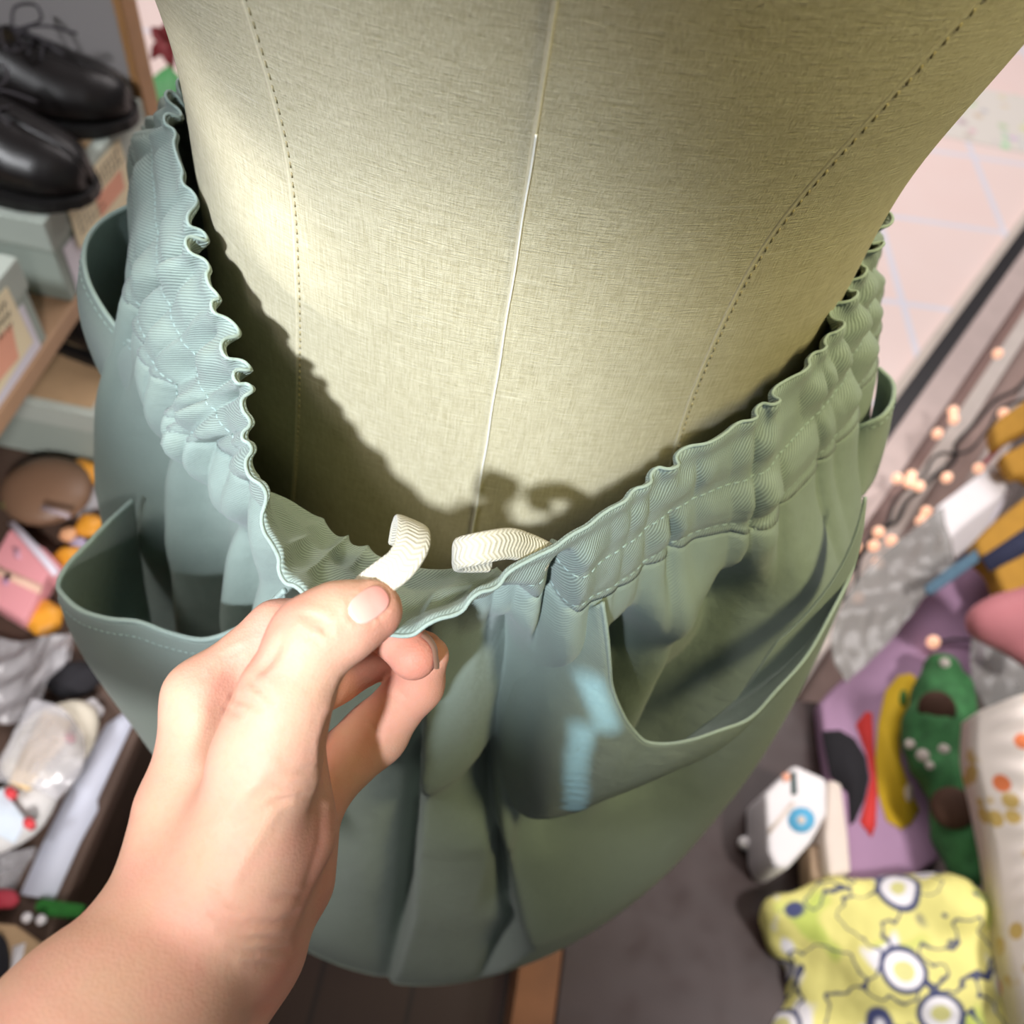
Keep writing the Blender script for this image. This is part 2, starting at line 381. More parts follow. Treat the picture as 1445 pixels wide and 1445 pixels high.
# ---- skirt tube
RP = [.1666, .2347, .1828, .8518, .89, -.0164, .279, -.0138, -.0224, .7708]
def ring(th, drop, off=0.):
    t = (np.asarray(drop) - .27) / (RP[9] - .27); t = np.maximum(t, -.15)
    a = RP[0]*(1-t)**2 + 2*RP[1]*t*(1-t) + RP[2]*t*t; br = RP[3] + (RP[4]-RP[3])*t
    x = RP[5] + RP[7]*t + (a + off)*np.sin(th); y = RP[6] + RP[8]*t - (a*br + off)*np.cos(th)
    return np.stack([x + 0*y, y + 0*x, H - np.asarray(drop) + 0*x], -1)
tt = np.radians(np.arange(-140, 140.1, .5)); dd = np.linspace(.22, .7708, 260)
RG = np.array([ring(tt, np.full_like(tt, d)) for d in dd]); RX, RY, RZ = pix(RG); RT, RD = np.meshgrid(tt, dd)
def ring_hit(X, Y):
    e = np.hypot(RX - X, RY - Y) + RZ * 40; k = np.unravel_index(e.argmin(), e.shape); return RT[k], RD[k]
class Fold:
    def __init__(s, px, amp, w, kind='ridge', fade=(.02, .05), aw=None):
        h = np.array([q if abs(q[0]) < 4 else ring_hit(*q) for q in px]); o = h[:, 1].argsort(); s.t, s.d = h[o, 0], h[o, 1]
        s.amp, s.w, s.kind, s.fade = amp, w, kind, fade
    def __call__(s, th, drop):
        c = np.interp(drop, s.d, s.t); x = (th - c) / s.w
        f = sm(s.d[0] - s.fade[0], s.d[0] + .01, drop) * (1 - sm(s.d[-1] - .005, s.d[-1] + s.fade[1], drop))
        if s.kind == 'ridge': v = np.exp(-x*x)
        elif s.kind == 'valley': v = -np.exp(-np.abs(x)**1.3)
        elif s.kind == 'stepR': v = -(1 - sm(-.06, .06, x)) * np.exp(-np.maximum(-x, 0) * .30) - .25*np.exp(-((x + .10)/.12)**2)   # right side in front
        elif s.kind == 'stepL': v = sm(-.06, .06, -x) * np.exp(-np.maximum(-x, 0) * .35) - .55*np.exp(-((-x + .14)/.22)**2)
        return s.amp * f * v
FOLDS = [
    Fold([(598,885),(590,1000),(585,1120),(579,1240),(573,1330)], .024, .24, 'stepR', (.03, .3)),
    Fold([(735,905),(722,1000),(706,1100),(702,1190)], .040, .12, 'valley', (.03, .05)),
    Fold([(702,1180),(718,1250),(742,1335)], .020, .2, 'stepR', (.03, .2)),
    Fold([(660,905),(655,1050),(645,1200)], .006, .16, 'ridge'),
    Fold([(520,1000),(515,1150),(500,1280)], .006, .1, 'ridge', (.05, .2)),
    Fold([(800,950),(790,1080),(790,1250)], .007, .16, 'ridge', (.04, .2)),
    Fold([(1010,830),(985,900),(950,960)], .006, .2, 'ridge'),
    # inside the left pocket
    Fold([(-1.02,.25),(-1.0,.36),(-.98,.5)], .012, .07),
    Fold([(-.875,.25),(-.87,.36),(-.86,.5)], .060, .085, 'valley', (.01, .06)),
    Fold([(-.70,.25),(-.69,.36),(-.68,.5)], .014, .085),
    Fold([(-.575,.25),(-.57,.36),(-.56,.5)], .022, .034, 'valley', (.01, .06)),
    Fold([(-.49,.25),(-.48,.36),(-.47,.5)], .012, .065),
    Fold([(-1.16,.25),(-1.14,.36),(-1.12,.55)], .034, .055, 'valley', (.01, .06)),
    Fold([(-1.42,.26),(-1.40,.40),(-1.38,.6)], .020, .05, 'valley', (.01, .1)),
    Fold([(-1.60,.28),(-1.60,.6)], .014, .05, 'valley', (.01, .1)),
    Fold([(-1.30,.26),(-1.30,.6)], .008, .06),
    # inside the right pocket
    Fold([(.50,.25),(.47,.33),(.43,.43)], .030, .075, 'valley', (.01, .05)),
    Fold([(.66,.26),(.62,.34),(.58,.42)], .014, .10),
    Fold([(.90,.235),(.86,.29),(.78,.36),(.72,.42)], .034, .085, 'valley', (.01, .05)),
    Fold([(.36,.26),(.34,.34),(.32,.40)], .008, .07),
]
RPK = [np.array(ring_hit(870, 900)), np.array(ring_hit(1180, 800))]
def body_r(th, drop):
    v = 0
    for f in FOLDS: v = v + f(th, drop)
    # room inside the two big patch pockets
    rec = .036*sm(.24, .36, th) * (1 - sm(.80, 1.12, th)) * sm(.25, .32, drop) * (1 - sm(.43, .56, drop))
    rec = rec + .030*sm(-1.2, -.95, th) * (1 - sm(-.62, -.35, th)) * sm(.25, .31, drop) * (1 - sm(.44, .6, drop))
    v = v + .004*np.sin(th*9 + 4*drop) * sm(.3, .7, drop) * (np.abs(th) > 1.2)
    lim = -.040 - .008*sm(-1.0, -.9, th)*(1 - sm(-.8, -.7, th)) - .02*sm(.33, .42, drop)
    return np.maximum(v - rec, lim)
NB = 600; sel = np.arange(NC)[::2]
top = band_row(.985, 1)[sel] - nout[sel]*.0008
th0 = np.arctan2(top[:, 0] - RP[5], -(top[:, 1] - RP[6])); th0 = np.where(np.arange(NB) > NB*.93, th0, th0)
thu = np.unwrap(th0); thu -= 2*np.pi*round(thu[NB//3] / (2*np.pi))
thm = np.sort((thu + np.pi) % (2*np.pi) - np.pi)
k0 = ((thu + np.pi) % (2*np.pi) - np.pi).argmin(); top = np.roll(top, -k0, 0); thc = np.roll((thu + np.pi) % (2*np.pi) - np.pi, -k0)
thc = np.maximum.accumulate(thc); 
for _ in range(30): thc[1:-1] = .5*thc[1:-1] + .25*(thc[:-2] + thc[2:])
Gc = np.roll(G[sel], -k0); wbc = np.roll((w_bot*amp_noise)[sel], -k0)
NR = 150; rows = []
for i in range(NR):
    v = i / (NR - 1); drop = (H - top[:, 2]) * (1 - v) + (RP[9] + .006*np.sin(thc*5)) * v
    base = ring(thc, drop); rad = base.copy(); rad[:, 0] -= RP[5]; rad[:, 1] -= RP[6]; rad[:, 2] = 0; rad /= np.linalg.norm(rad, axis=1)[:, None]
    k = sm(0, .08, drop - (H - top[:, 2]))[:, None]
    gfade = (np.exp(-(drop - (H - top[:, 2])) / .040) * sm(-.001, .006, drop - (H - top[:, 2])) * 3.0e-3 * Gc * wbc)[:, None]
    off = body_r(thc, drop)[:, None]
    lift = (top - ring(thc, H - top[:, 2]))
    k2 = sm(.004, .06, drop - (H - top[:, 2]))[:, None]; rows.append(base + lift * (1 - k) + rad * (off * k2 + gfade))
P = np.array(rows); uv = np.zeros(P.shape[:2] + (2,)); uv[..., 0] = thc * .2; uv[..., 1] = np.linspace(0, .55, NR)[:, None]
V, Fc = grid(P, closed_u=True)
body = link('skirt_panel', fixn(mesh('skirt_panel', V, Fc, uv.reshape(-1, 2))), M['twill_fine'], SK)
md = body.modifiers.new('thick', 'SOLIDIFY'); md.thickness = .0012; md.offset = 0
# hem roll
m = MB(); V, Fc = tubev(P[-1], .0016, 6, closed=True); m.add(V, Fc); m.build('hem', M['twill_fine'], SK)

def patch(name, topl, midl, botl, label=None, n=140, nv=40, cord=.0011, stitch=True, curve=None):
    A = crv(topl, n); B = crv(midl, n); C = crv(botl, n); rows = []
    for i in range(nv):
        v = i / (nv - 1); rows.append(A * (2*(v-.5)*(v-1)) + B * (4*v*(1-v)) + C * (2*v*(v-.5)))
    P = np.array(rows); P += 0.0012 * vnoise(P, 45, 3)[..., None] * np.array([.6, -.8, 0]) * np.linspace(1, 0, nv)[:, None, None]
    uv = np.zeros(P.shape[:2] + (2,)); uv[..., 0] = np.r_[0, np.cumsum(np.linalg.norm(np.diff(A, axis=0), axis=1))]; uv[..., 1] = np.linspace(0, .2, nv)[:, None]
    V, Fc = grid(P); o = link(name, fixn(mesh(name, V, Fc, uv.reshape(-1, 2))), M['twill_fine'], SK)
    if label: o['label'] = label
    md = o.modifiers.new('thick', 'SOLIDIFY'); md.thickness = .0012; md.offset = 0
    m = MB(); m.tube(P[0], cord, 7); m.build('pocket_trim', M['cord'], o)
    if stitch:
        q = P[max(2, int(nv*.09))]; nn = np.cross(np.gradient(q, axis=0), P[nv//2] - P[0]); nn /= np.linalg.norm(nn, axis=1)[:, None] + 1e-9
        c = (q - np.array([-.0175, .28, 0])); c[:, 2] = 0; sgn = np.sign((nn*c).sum(1))[:, None]
        dashes([q + nn*sgn*.0008], 'stitching', o, .0022, .0013, .00028)
    return o
def pk(l): return np.array([W(*q) for q in l])
# front left pocket: pouch standing open
patch('patch_pocket',
    pk([(402,834,.300),(372,862,.312),(332,889,.324),(285,903,.334),(238,894,.342),(195,878,.348),(152,872,.354),(112,859,.360),(89,840,.366),(82,824,.374),(96,795,.384),(126,765,.394),(156,735,.402),(187,706,.410)]),
    pk([(412,1000,.372),(385,1010,.376),(352,1020,.380),(315,1024,.384),(280,1020,.388),(245,1010,.394),(206,995,.402),(165,975,.412),(135,950,.424),(124,925,.434),(140,900,.444),(160,880,.452),(180,860,.458),(205,830,.462)]),
    np.array([ring(*ring_hit(x, y), .001) for x, y in [(420,1150),(400,1152),(375,1150),(350,1145),(325,1138),(300,1128),(276,1115),(254,1100),(236,1085),(226,1068),(224,1050),(226,1030),(230,1010),(236,990)]]),
    'pouch pocket standing open behind the hand')
# front right pocket: long open mouth
ml = [(846,836),(849,870),(853,910),(859,945),(868,972),(881,993),(896,1004),(918,1001),(945,991),(980,978),(1020,960),(1060,930),(1100,893),(1145,848),(1188,803),(1212,752),(1228,705)]
mo = [.003,.004,.005,.006,.008,.010,.012,.014,.016,.017,.017,.015,.013,.009,.004,.001,-.002]
bl = [(716,1205),(732,1203),(752,1196),(778,1184),(808,1166),(826,1155),(846,1143),(868,1128),(890,1114),(914,1100),(938,1085),(964,1066),(990,1045),(1018,1022),(1046,996),(1075,960),(1105,915)]
sh = [48, 42, 36, 28, 20, 12, 6] + [0]*10
hm = [ring_hit(*q) for q in ml]; hb = [ring_hit(*q) for q in bl]
mi_ = [-.030, -.016, -.006, .001, .004] + [.002 + o*.55 for o in mo[5:]]
mid = [ring((a[0]+b_[0])/2 - s_*.0017, (a[1]+b_[1])/2, o) for a, b_, o, s_ in zip(hm, hb, mi_, sh)]
RPOCK = patch('patch_pocket', np.array([ring(*h, o) for h, o in zip(hm, mo)]), np.array(mid), np.array([ring(*h, o_) for h, o_ in zip(hb, [-.034, -.022, -.014, -.009, -.006, -.004] + [-.0035]*11)]), 'low slung pocket with a curved open mouth', stitch=False, cord=.0008)
# back pockets seen at the two sides
patch('patch_pocket', pk([(238,524,.352),(202,496,.352),(165,463,.352),(140,428,.352),(125,398,.353),(119,370,.356),(122,346,.360),(136,322,.366),(160,302,.372),(192,287,.376)]),
    pk([(240,560,.366),(210,548,.366),(176,526,.366),(146,496,.366),(124,464,.368),(113,440,.372),(120,420,.380),(140,400,.388),(165,380,.394),(195,362,.398)]),
    pk([(242,604,.380),(222,596,.382),(195,578,.384),(168,556,.386),(148,534,.388),(140,520,.392),(146,505,.398),(160,490,.404),(180,475,.408),(205,460,.410)]), 'small pouch pocket at the side back')
patch('patch_pocket', pk([(1210,604,.372),(1226,598,.368),(1243,590,.366),(1256,575,.368),(1261,556,.373),(1256,536,.381),(1240,520,.388)]),
    pk([(1208,650,.380),(1224,645,.380),(1240,634,.381),(1250,618,.384),(1254,600,.388),(1248,580,.394),(1236,560,.399)]),
    pk([(1205,705,.391),(1215,700,.392),(1225,688,.395),(1236,668,.398),(1240,645,.403),(1236,620,.408),(1226,600,.412)]), 'small pocket on the far side edge')
# ---- drawstring: two loops of flat braid
def ribbon(name, path, width, thick, updir, n=80):
    p = crv(np.array(path), n); T = np.gradient(p, axis=0); T /= np.linalg.norm(T, axis=1)[:, None]
    u = np.array([crv(np.array(updir), n)[i] for i in range(n)]); side = u - T*(u*T).sum(1)[:, None]; side /= np.linalg.norm(side, axis=1)[:, None]; nn = np.cross(T, side)
    a = np.linspace(0, 2*np.pi, 16, endpoint=False); ca = np.sign(np.cos(a))*abs(np.cos(a))**.7; sa = np.sign(np.sin(a))*abs(np.sin(a))**.7
    rows = p[:, None] + side[:, None]*(ca*width/2)[None, :, None] + nn[:, None]*(sa*thick/2)[None, :, None]
    V, Fc = grid(rows, closed_u=True); s = np.r_[0, np.cumsum(np.linalg.norm(np.diff(p, axis=0), axis=1))]
    uv = np.zeros(rows.shape[:2] + (2,)); uv[..., 0] = s[:, None]; uv[..., 1] = np.linspace(0, 1, 16)[None]
    Fc += [tuple(range(16))[::-1], tuple(range((n-1)*16, n*16))]
    return link(name, fixn(mesh(name, V, Fc, uv.reshape(-1, 2))), M['braid'], SK)
X_ = R @ np.array([1, 0, 0.]); Y_ = R @ np.array([0, 1, 0.]); Z_ = R @ np.array([0, 0, 1.])
tag(ribbon('drawstring', [W(508,845,.2215), W(520,832,.2195), W(542,814,.2175), W(565,796,.2165), W(580,773,.218), W(584,752,.222), W(581,738,.228), W(575,745,.238), W(570,768,.247)], .0088, .0019,
    [(X_*.62-Y_*.78).tolist(), (X_*.62-Y_*.78).tolist(), (X_*.62-Y_*.78+Z_*.2).tolist(), (X_*.75-Y_*.5+Z_*.3).tolist(), (X_*.95-Y_*.2).tolist(), (X_).tolist(), X_.tolist(), X_.tolist(), X_.tolist()]), 'flat cream braid loop over the thumb')
tag(ribbon('drawstring', [W(772,786,.252), W(745,774,.246), W(718,767,.239), W(690,771,.2345), W(667,776,.2335), W(650,780,.236), W(647,785,.240), W(660,786,.243), W(690,786,.248)], .0086, .0034,
    [(Y_+X_*.1).tolist()]*5 + [Y_.tolist()]*4), 'cream braid loop in the fold of the waistband')
# ================================================================ hand (signed distance field -> mesh)
def cam(px, py, d): return np.array([(px - 722.5) / F * d, -(py - 722.5) / F * d, -d])
def toW(P): return P @ R.T + UP
S_ = 1.0
def cone(p, a, b, ra, rb):
    ab = b - a; t = np.clip(((p - a) @ ab) / (ab @ ab), 0, 1)
    return np.sqrt((((p - a) - t[..., None]*ab)**2).sum(-1)) - (ra + t*(rb - ra))
def smin(a, b, k):
    h = np.clip(.5 + .5*(b - a)/k, 0, 1); return b + (a - b)*h - k*h*(1 - h)
def J(px, py, d, rpx): return cam(px, py, d), rpx * d / F
CORE = [  # pairs of (px, py, depth, radius in px)
    ((-120,1760,.168,185),(150,1480,.198,164)), ((150,1480,.198,163),(268,1325,.214,116)),
    ((245,1300,.216,94),(252,1150,.226,56)), ((322,1315,.222,88),(360,1190,.224,96)), ((248,1320,.216,98),(325,1330,.224,84)),
    ((272,1195,.226,76),(286,985,.234,51)), ((300,1190,.238,80),(340,1030,.252,48)), ((345,1200,.245,75),(400,1090,.262,46)), ((385,1230,.250,70),(430,1130,.268,46)),
    ((408,1190,.240,60),(358,1340,.232,60)), ((358,1340,.232,60),(300,1450,.220,66)), ((430,1120,.262,48),(405,1240,.246,62)),
    ((330,1240,.214,92),(382,1050,.2115,66)), ((410,1160,.228,62),(420,1060,.226,40)),
]
THUMB = [((375,1070,.2115,72),(402,985,.211,62)), ((402,985,.211,61),(440,905,.2125,56)), ((432,915,.2115,46),(446,888,.2112,44)), ((440,903,.213,54),(490,875,.2145,50)), ((490,875,.2145,50),(526,858,.2165,38)), ((475,878,.2165,44),(530,866,.2195,30))]
INDEX = [((288,985,.234,50),(392,890,.243,42)), ((392,890,.243,41),(500,868,.250,36)), ((500,868,.250,35),(560,895,.247,34)), ((560,895,.247,34),(583,926,.243,34))]
MIDDLE = [((340,1035,.252,47),(470,955,.268,38)), ((470,955,.268,37),(560,910,.268,34)), ((560,910,.268,33),(598,918,.262,28))]
RING = [((428,1125,.264,50),(530,1035,.272,43)), ((530,1035,.272,42),(588,965,.266,36)), ((588,965,.266,36),(607,925,.258,27))]
PINKY = [((420,1150,.268,44),(460,1090,.280,34)), ((460,1090,.280,33),(440,1140,.272,28)), ((440,1140,.272,28),(420,1170,.262,26))]
def chain(p, segs, k):
    v = None
    for a, b in segs:
        A, ra = J(*a); B, rb = J(*b); d = cone(p, A, B, ra, rb); v = d if v is None else smin(v, d, k)
    return v
def hand_sdf(p):
    core = chain(p, CORE, .008)
    th = smin(core, chain(p, THUMB, .005), .006); ix = smin(core, chain(p, INDEX, .003), .006); md = smin(core, chain(p, MIDDLE, .003), .005)
    rg = smin(core, chain(p, RING, .004), .005); pk_ = smin(core, chain(p, PINKY, .003), .004)
    v = np.minimum(np.minimum(np.minimum(th, ix), np.minimum(md, rg)), pk_)
    # web hollow between thumb and index
    A, ra = J(316,1048,.2215,15); B, rb = J(352,966,.2255,36); v = -smin(-v, cone(p, A, B, ra, rb), .006)
    return v
def creases(p):
    """shallow skin folds: (polyline px, half width m, depth m)"""
    return 0
SP = .00105
lo = np.array([-.155, -.225, -.295]); hi = np.array([-.012, -.012, -.150])
nx, ny, nz = [int(math.ceil((hi[i] - lo[i]) / SP)) + 1 for i in range(3)]
gx, gy, gz = [lo[i] + SP*np.arange(k) for i, k in enumerate((nx, ny, nz))]
D = np.empty((nx, ny, nz), np.float32)
# coarse pass, refine only near the surface
for i0 in range(0, nx, 16):
    g = np.stack(np.meshgrid(gx[i0:i0+16], gy, gz, indexing='ij'), -1).astype(np.float32)
    D[i0:i0+16] = hand_sdf(g)
def surface_nets(D, org, sp):
    sgn = D < 0; nx, ny, nz = D.shape
    c = np.zeros((nx-1, ny-1, nz-1), np.uint8)
    for dx in (0, 1):
        for dy in (0, 1):
            for dz in (0, 1): c += sgn[dx:nx-1+dx, dy:ny-1+dy, dz:nz-1+dz]
    act = (c > 0) & (c < 8); idx = -np.ones(act.shape, int); cell = np.argwhere(act); idx[act] = np.arange(len(cell))
    acc = np.zeros((len(cell), 3)); cnt = np.zeros(len(cell))
    cs = [(x, y, z) for x in (0, 1) for y in (0, 1) for z in (0, 1)]
    for a in cs:
        for k in range(3):
            if a[k]: continue
            b = list(a); b[k] = 1; va = D[tuple((cell + a).T)]; vb = D[tuple((cell + b).T)]
            m = (va < 0) != (vb < 0); t = np.where(m, va / np.where(m, va - vb, 1), 0)
            p = np.tile(np.array(a, float), (len(cell), 1)); p[:, k] += t; acc += p * m[:, None]; cnt += m
    V = org + sp * (cell + acc / cnt[:, None]); Fs = []
    for k in range(3):
        o = [1, 1, 1]; sl0 = [slice(1, -1)]*3; 
        A = sgn; s0 = [slice(1, D.shape[j]-1) for j in range(3)]; s0[k] = slice(0, D.shape[k]-1); s1 = list(s0); s1[k] = slice(1, D.shape[k])
        e = np.argwhere(A[tuple(s0)] != A[tuple(s1)]); off = np.array([0 if j == k else 1 for j in range(3)]); e = e + off
        j1, j2 = [(1, 2), (2, 0), (0, 1)][k]; q = []
        for d1, d2 in ((0, 0), (-1, 0), (-1, -1), (0, -1)):
            w = e.copy(); w[:, j1] += d1; w[:, j2] += d2; q.append(idx[tuple(w.T)])
        q = np.stack(q, 1); inside = A[tuple(e.T)]; q[~inside] = q[~inside][:, ::-1]; q = q[(q >= 0).all(1)]; Fs.append(q)
    return V, np.vstack(Fs)
for ax_ in range(3):
    e_ = [slice(None)]*3
    for k_ in (0, -1): e_[ax_] = k_; D[tuple(e_)] = np.maximum(D[tuple(e_)], .0005)
HV, HF = surface_nets(D, lo, SP)
# normals of the field
def grad(p, e=.0008):
    g = np.stack([hand_sdf(p + e*np.eye(3)[k]) - hand_sdf(p - e*np.eye(3)[k]) for k in range(3)], -1); return g / (np.linalg.norm(g, axis=-1)[..., None] + 1e-9)
HN = grad(HV)
hx = 722.5 + F*HV[:, 0]/-HV[:, 2]; hy = 722.5 - F*HV[:, 1]/-HV[:, 2]; facing = (HN * -HV).sum(1) / np.linalg.norm(HV, axis=1)
def polyd(l):
    """distance in px from every hand vertex to a polyline, and how far along it"""
    l = np.array(l, float); best = np.full(len(hx), 1e9); al = np.zeros(len(hx)); q = np.stack([hx, hy], 1); n = len(l) - 1
    for i in range(n):
        ab = l[i+1] - l[i]; t = np.clip(((q - l[i]) @ ab) / (ab @ ab), 0, 1); d = np.linalg.norm(q - l[i] - t[:, None]*ab, axis=1)
        al = np.where(d < best, (i + t)/n, al); best = np.minimum(best, d)
    return best, al
disp = np.zeros(len(HV)); vis = sm(.05, .3, facing)
CRE = [  # creases of thumb joint, web, wrist and index knuckle
    ([(428,868),(446,872),(466,884)], 5, .5), ([(432,880),(452,886),(468,898)], 4, .35), ([(424,892),(440,900),(455,910)], 4, .3),
    ([(352,960),(372,975),(382,990)], 5, .6), ([(330,985),(352,992),(366,1000)], 5, .6), ([(318,1000),(340,1008)], 4, .4), ([(300,945),(330,925),(362,905)], 3.5, .35), ([(285,960),(318,945),(345,930)], 3.5, .3), ([(310,930),(340,912)], 3, .3),
    ([(360,955),(382,930),(398,905)], 6, .5),
    ([(468,1010),(458,1045),(456,1080),(462,1120)], 5, .7), ([(486,955),(478,980),(470,1000)], 4, .4),
    ([(375,1105),(405,1112),(438,1108)], 4, .35), ([(360,1120),(398,1130),(436,1122)], 4, .35), ([(400,1085),(425,1088),(447,1080)], 4, .3), ([(372,1140),(408,1128)], 4, .25),
    ([(300,1290),(345,1305),(392,1302),(420,1290)], 5, .5), ([(310,1310),(350,1325),(400,1322)], 4, .4), ([(322,1335),(358,1344),(405,1338)], 4, .35), ([(300,1265),(330,1278),(360,1280)], 4, .3), ([(290,1245),(318,1262)], 4, .3), ([(345,1360),(395,1362)], 4, .3), ([(385,1265),(425,1262)], 4, .3),
    ([(456,1120),(452,1190),(430,1260),(405,1310)], 6, .22), ([(520,1020),(536,1040)], 3.5, .35), ([(560,975),(575,985)], 3, .3),
]
for l, w, dep in CRE:
    d, al = polyd(l); disp -= 1.7e-3 * dep * np.exp(-(d/w)**2) * np.sin(np.pi*np.clip(al*.8+.1, 0, 1)) * vis
    disp += .35e-3 * dep * np.exp(-((d - 2.2*w)/(1.3*w))**2) * vis
# fine tendon / vein relief
d, al = polyd([(300,1170),(345,1120),(385,1075)]); disp += .0004*np.exp(-(d/12)**2)*vis
d, al = polyd([(330,1240),(360,1190),(385,1150)]); disp += .0004*np.exp(-(d/9)**2)*vis
d, al = polyd([(262,1080),(285,1010)]); disp += .0004*np.exp(-(d/16)**2)*vis
# nail bed edge on the thumb
NC_ = np.array([521., 853.]); NA = np.array([.80, -.60]); NA /= np.linalg.norm(NA); NB_ = np.array([.60, .80])
q = np.stack([hx, hy], 1) - NC_; na, nb = q @ NA, q @ NB_
rr = ((np.abs(na)/33)**2.6 + (np.abs(nb)/23.5)**2.6)**(1/2.6)
disp += (.00035*np.exp(-((rr - 1.15)/.1)**2) - .0003*np.exp(-((rr - 1.0)/.06)**2)) * vis * (na < 24)
def band(d, w): return np.exp(-(d/w)**2)
red = np.zeros(len(HV))
for l, w, a in [([(330,1000),(372,950)], 26, .6), ([(410,1190),(455,1130),(470,1060)], 20, .4), ([(420,885),(450,890)], 22, .35), ([(330,1310),(410,1310)], 34, .25), ([(540,850),(560,862)], 34, .55), ([(580,905),(590,945)], 60, .95), ([(300,950),(400,870)], 46, .5), ([(330,990),(385,940)], 40, .55), ([(470,1150),(455,1240),(420,1330),(390,1420)], 42, .7), ([(520,930),(470,1010),(462,1090)], 22, .4), ([(590,950),(530,1040)], 45, .35), ([(470,885),(540,890)], 30, .2)]:
    d, al = polyd(l); red = np.maximum(red, a*band(d, w))
red = np.clip(red * (.8 + .35*vnoise(HV, 160, 9)) + .07*vnoise(HV, 90, 5), 0, 1)
HV2 = HV + HN * disp[:, None]
VV = list(toW(HV2)); FF = [tuple(f) for f in HF]; mi = [0]*len(FF); rd = list(red)
def add_isl(Vc, Fc, m_, rdv=None):
    o = len(VV); VV.extend(list(toW(np.asarray(Vc)))); FF.extend([tuple(int(i)+o for i in f) for f in Fc]); mi.extend([m_]*len(Fc)); rd.extend(list(rdv) if rdv is not None else [0]*len(Vc))
def nail(center, ax, halfl, halfw, dguess, lift=.0004, view=None, nu=26, nv=18, ex=2.6, droop=0):
    """plate laid on the finger: ray-march from the side it faces"""
    c, A = np.array(center, float), np.array(ax, float); A /= np.linalg.norm(A); B = np.array([-A[1], A[0]])
    rings = [0, .25, .5, .7, .85, .95, 1.0]; Vn = []; nth = 40
    for r_ in rings:
        for j in range(nth):
            t = 2*np.pi*j/nth; cx_, cy_ = np.cos(t), np.sin(t)
            u = np.sign(cx_)*abs(cx_)**(2/ex)*halfl*r_; v = np.sign(cy_)*abs(cy_)**(2/ex)*halfw*r_; q = c + A*u + B*v
            org = cam(q[0], q[1], 1.0); dd_ = np.linspace(dguess - .02, dguess + .012, 130); pts = org[None]*dd_[:, None]
            f = hand_sdf(pts); k = np.argmax(f < 0) if (f < 0).any() else len(dd_) - 1
            d_ = dd_[k-1] + (dd_[k]-dd_[k-1])*f[k-1]/max(f[k-1]-f[k], 1e-9) if k > 0 else dd_[0]
            p = org*d_; nrm = grad(p[None])[0]; Vn.append(p + nrm*lift*(1.0 if r_ < .97 else -.9))
    Fn = [(i*nth+j, i*nth+(j+1) % nth, (i+1)*nth+(j+1) % nth, (i+1)*nth+j) for i in range(len(rings)-1) for j in range(nth)]
    return Vn, Fn
Vn, Fn = nail(NC_, NA, 31, 21.5, .21, .00025); qn = np.array([pix(toW(v))[:2] for v in Vn]) - NC_; add_isl(Vn, Fn, 1, np.clip((qn @ NA)/26*.5 + .45, 0, 1))
# index nail: thin plate curling round the outer side of the fingertip, seen edge-on
A_, _ = J(581,924,.243,34); ctr = A_
Vn = []
for i in range(14):
    s = i/13; ang0 = math.radians(-62 + 88*s)
    for j in range(9):
        w_ = (j/8 - .5)*1.1; dirv = np.array([math.cos(ang0)*math.cos(w_*.75), -math.sin(ang0)*math.cos(w_*.75)*1.0, math.sin(w_*.75)*.9 + .20]); dirv /= np.linalg.norm(dirv)
        Vn.append(ctr + dirv*(34*.243/F + .0006 + (.0012*max(0, s-.75)/.25)))
Fn = [(i*9+j, i*9+j+1, (i+1)*9+j+1, (i+1)*9+j) for i in range(13) for j in range(8)]; add_isl(Vn, Fn, 2)
me = mesh('hand', VV, FF, None, {'red': rd})
hand = link('person', me, [M['skin'], M['nail'], M['nail_tip']])
me.polygons.foreach_set('material_index', mi)
tag(hand, 'bare left hand and forearm of a person pinching the skirt waistband', 'person')
# ================================================================ room shell
def floor_mat():
    t = NT('dark_floorboards'); o = t.obj()
    g = t.noise(t.mapping(o, (60, 3, 1)), 1.0, 5, .6); b = t.n('ShaderNodeTexBrick'); t.l(t.mapping(o, (1, 1, 1), (0, 0, math.pi/2)), b.inputs['Vector'])
    b.inputs['Scale'].default_value = 1; b.inputs['Brick Width'].default_value = 1.1; b.inputs['Row Height'].default_value = .11; b.inputs['Mortar Size'].default_value = .003
    b.inputs['Color1'].default_value = (.030, .014, .009, 1); b.inputs['Color2'].default_value = (.045, .021, .013, 1); b.inputs['Mortar'].default_value = (.008, .004, .003, 1)
    t.set(Base_Color=t.mix(t.math('MULTIPLY', g, .5), b.outputs[0], (.02, .009, .006, 1)), Roughness=.35); return t.m
def platform_mat():
    t = NT('platform_wood'); o = t.obj(); g = t.noise(t.mapping(o, (4, 40, 1)), 1.0, 5, .6); s = t.noise(o, 30, 4)
    t.set(Base_Color=t.mix(g, (.034, .015, .013, 1), (.022, .010, .009, 1)), Roughness=t.math('ADD', t.math('MULTIPLY', s, .3), .26), Specular_IOR_Level=.6); return t.m
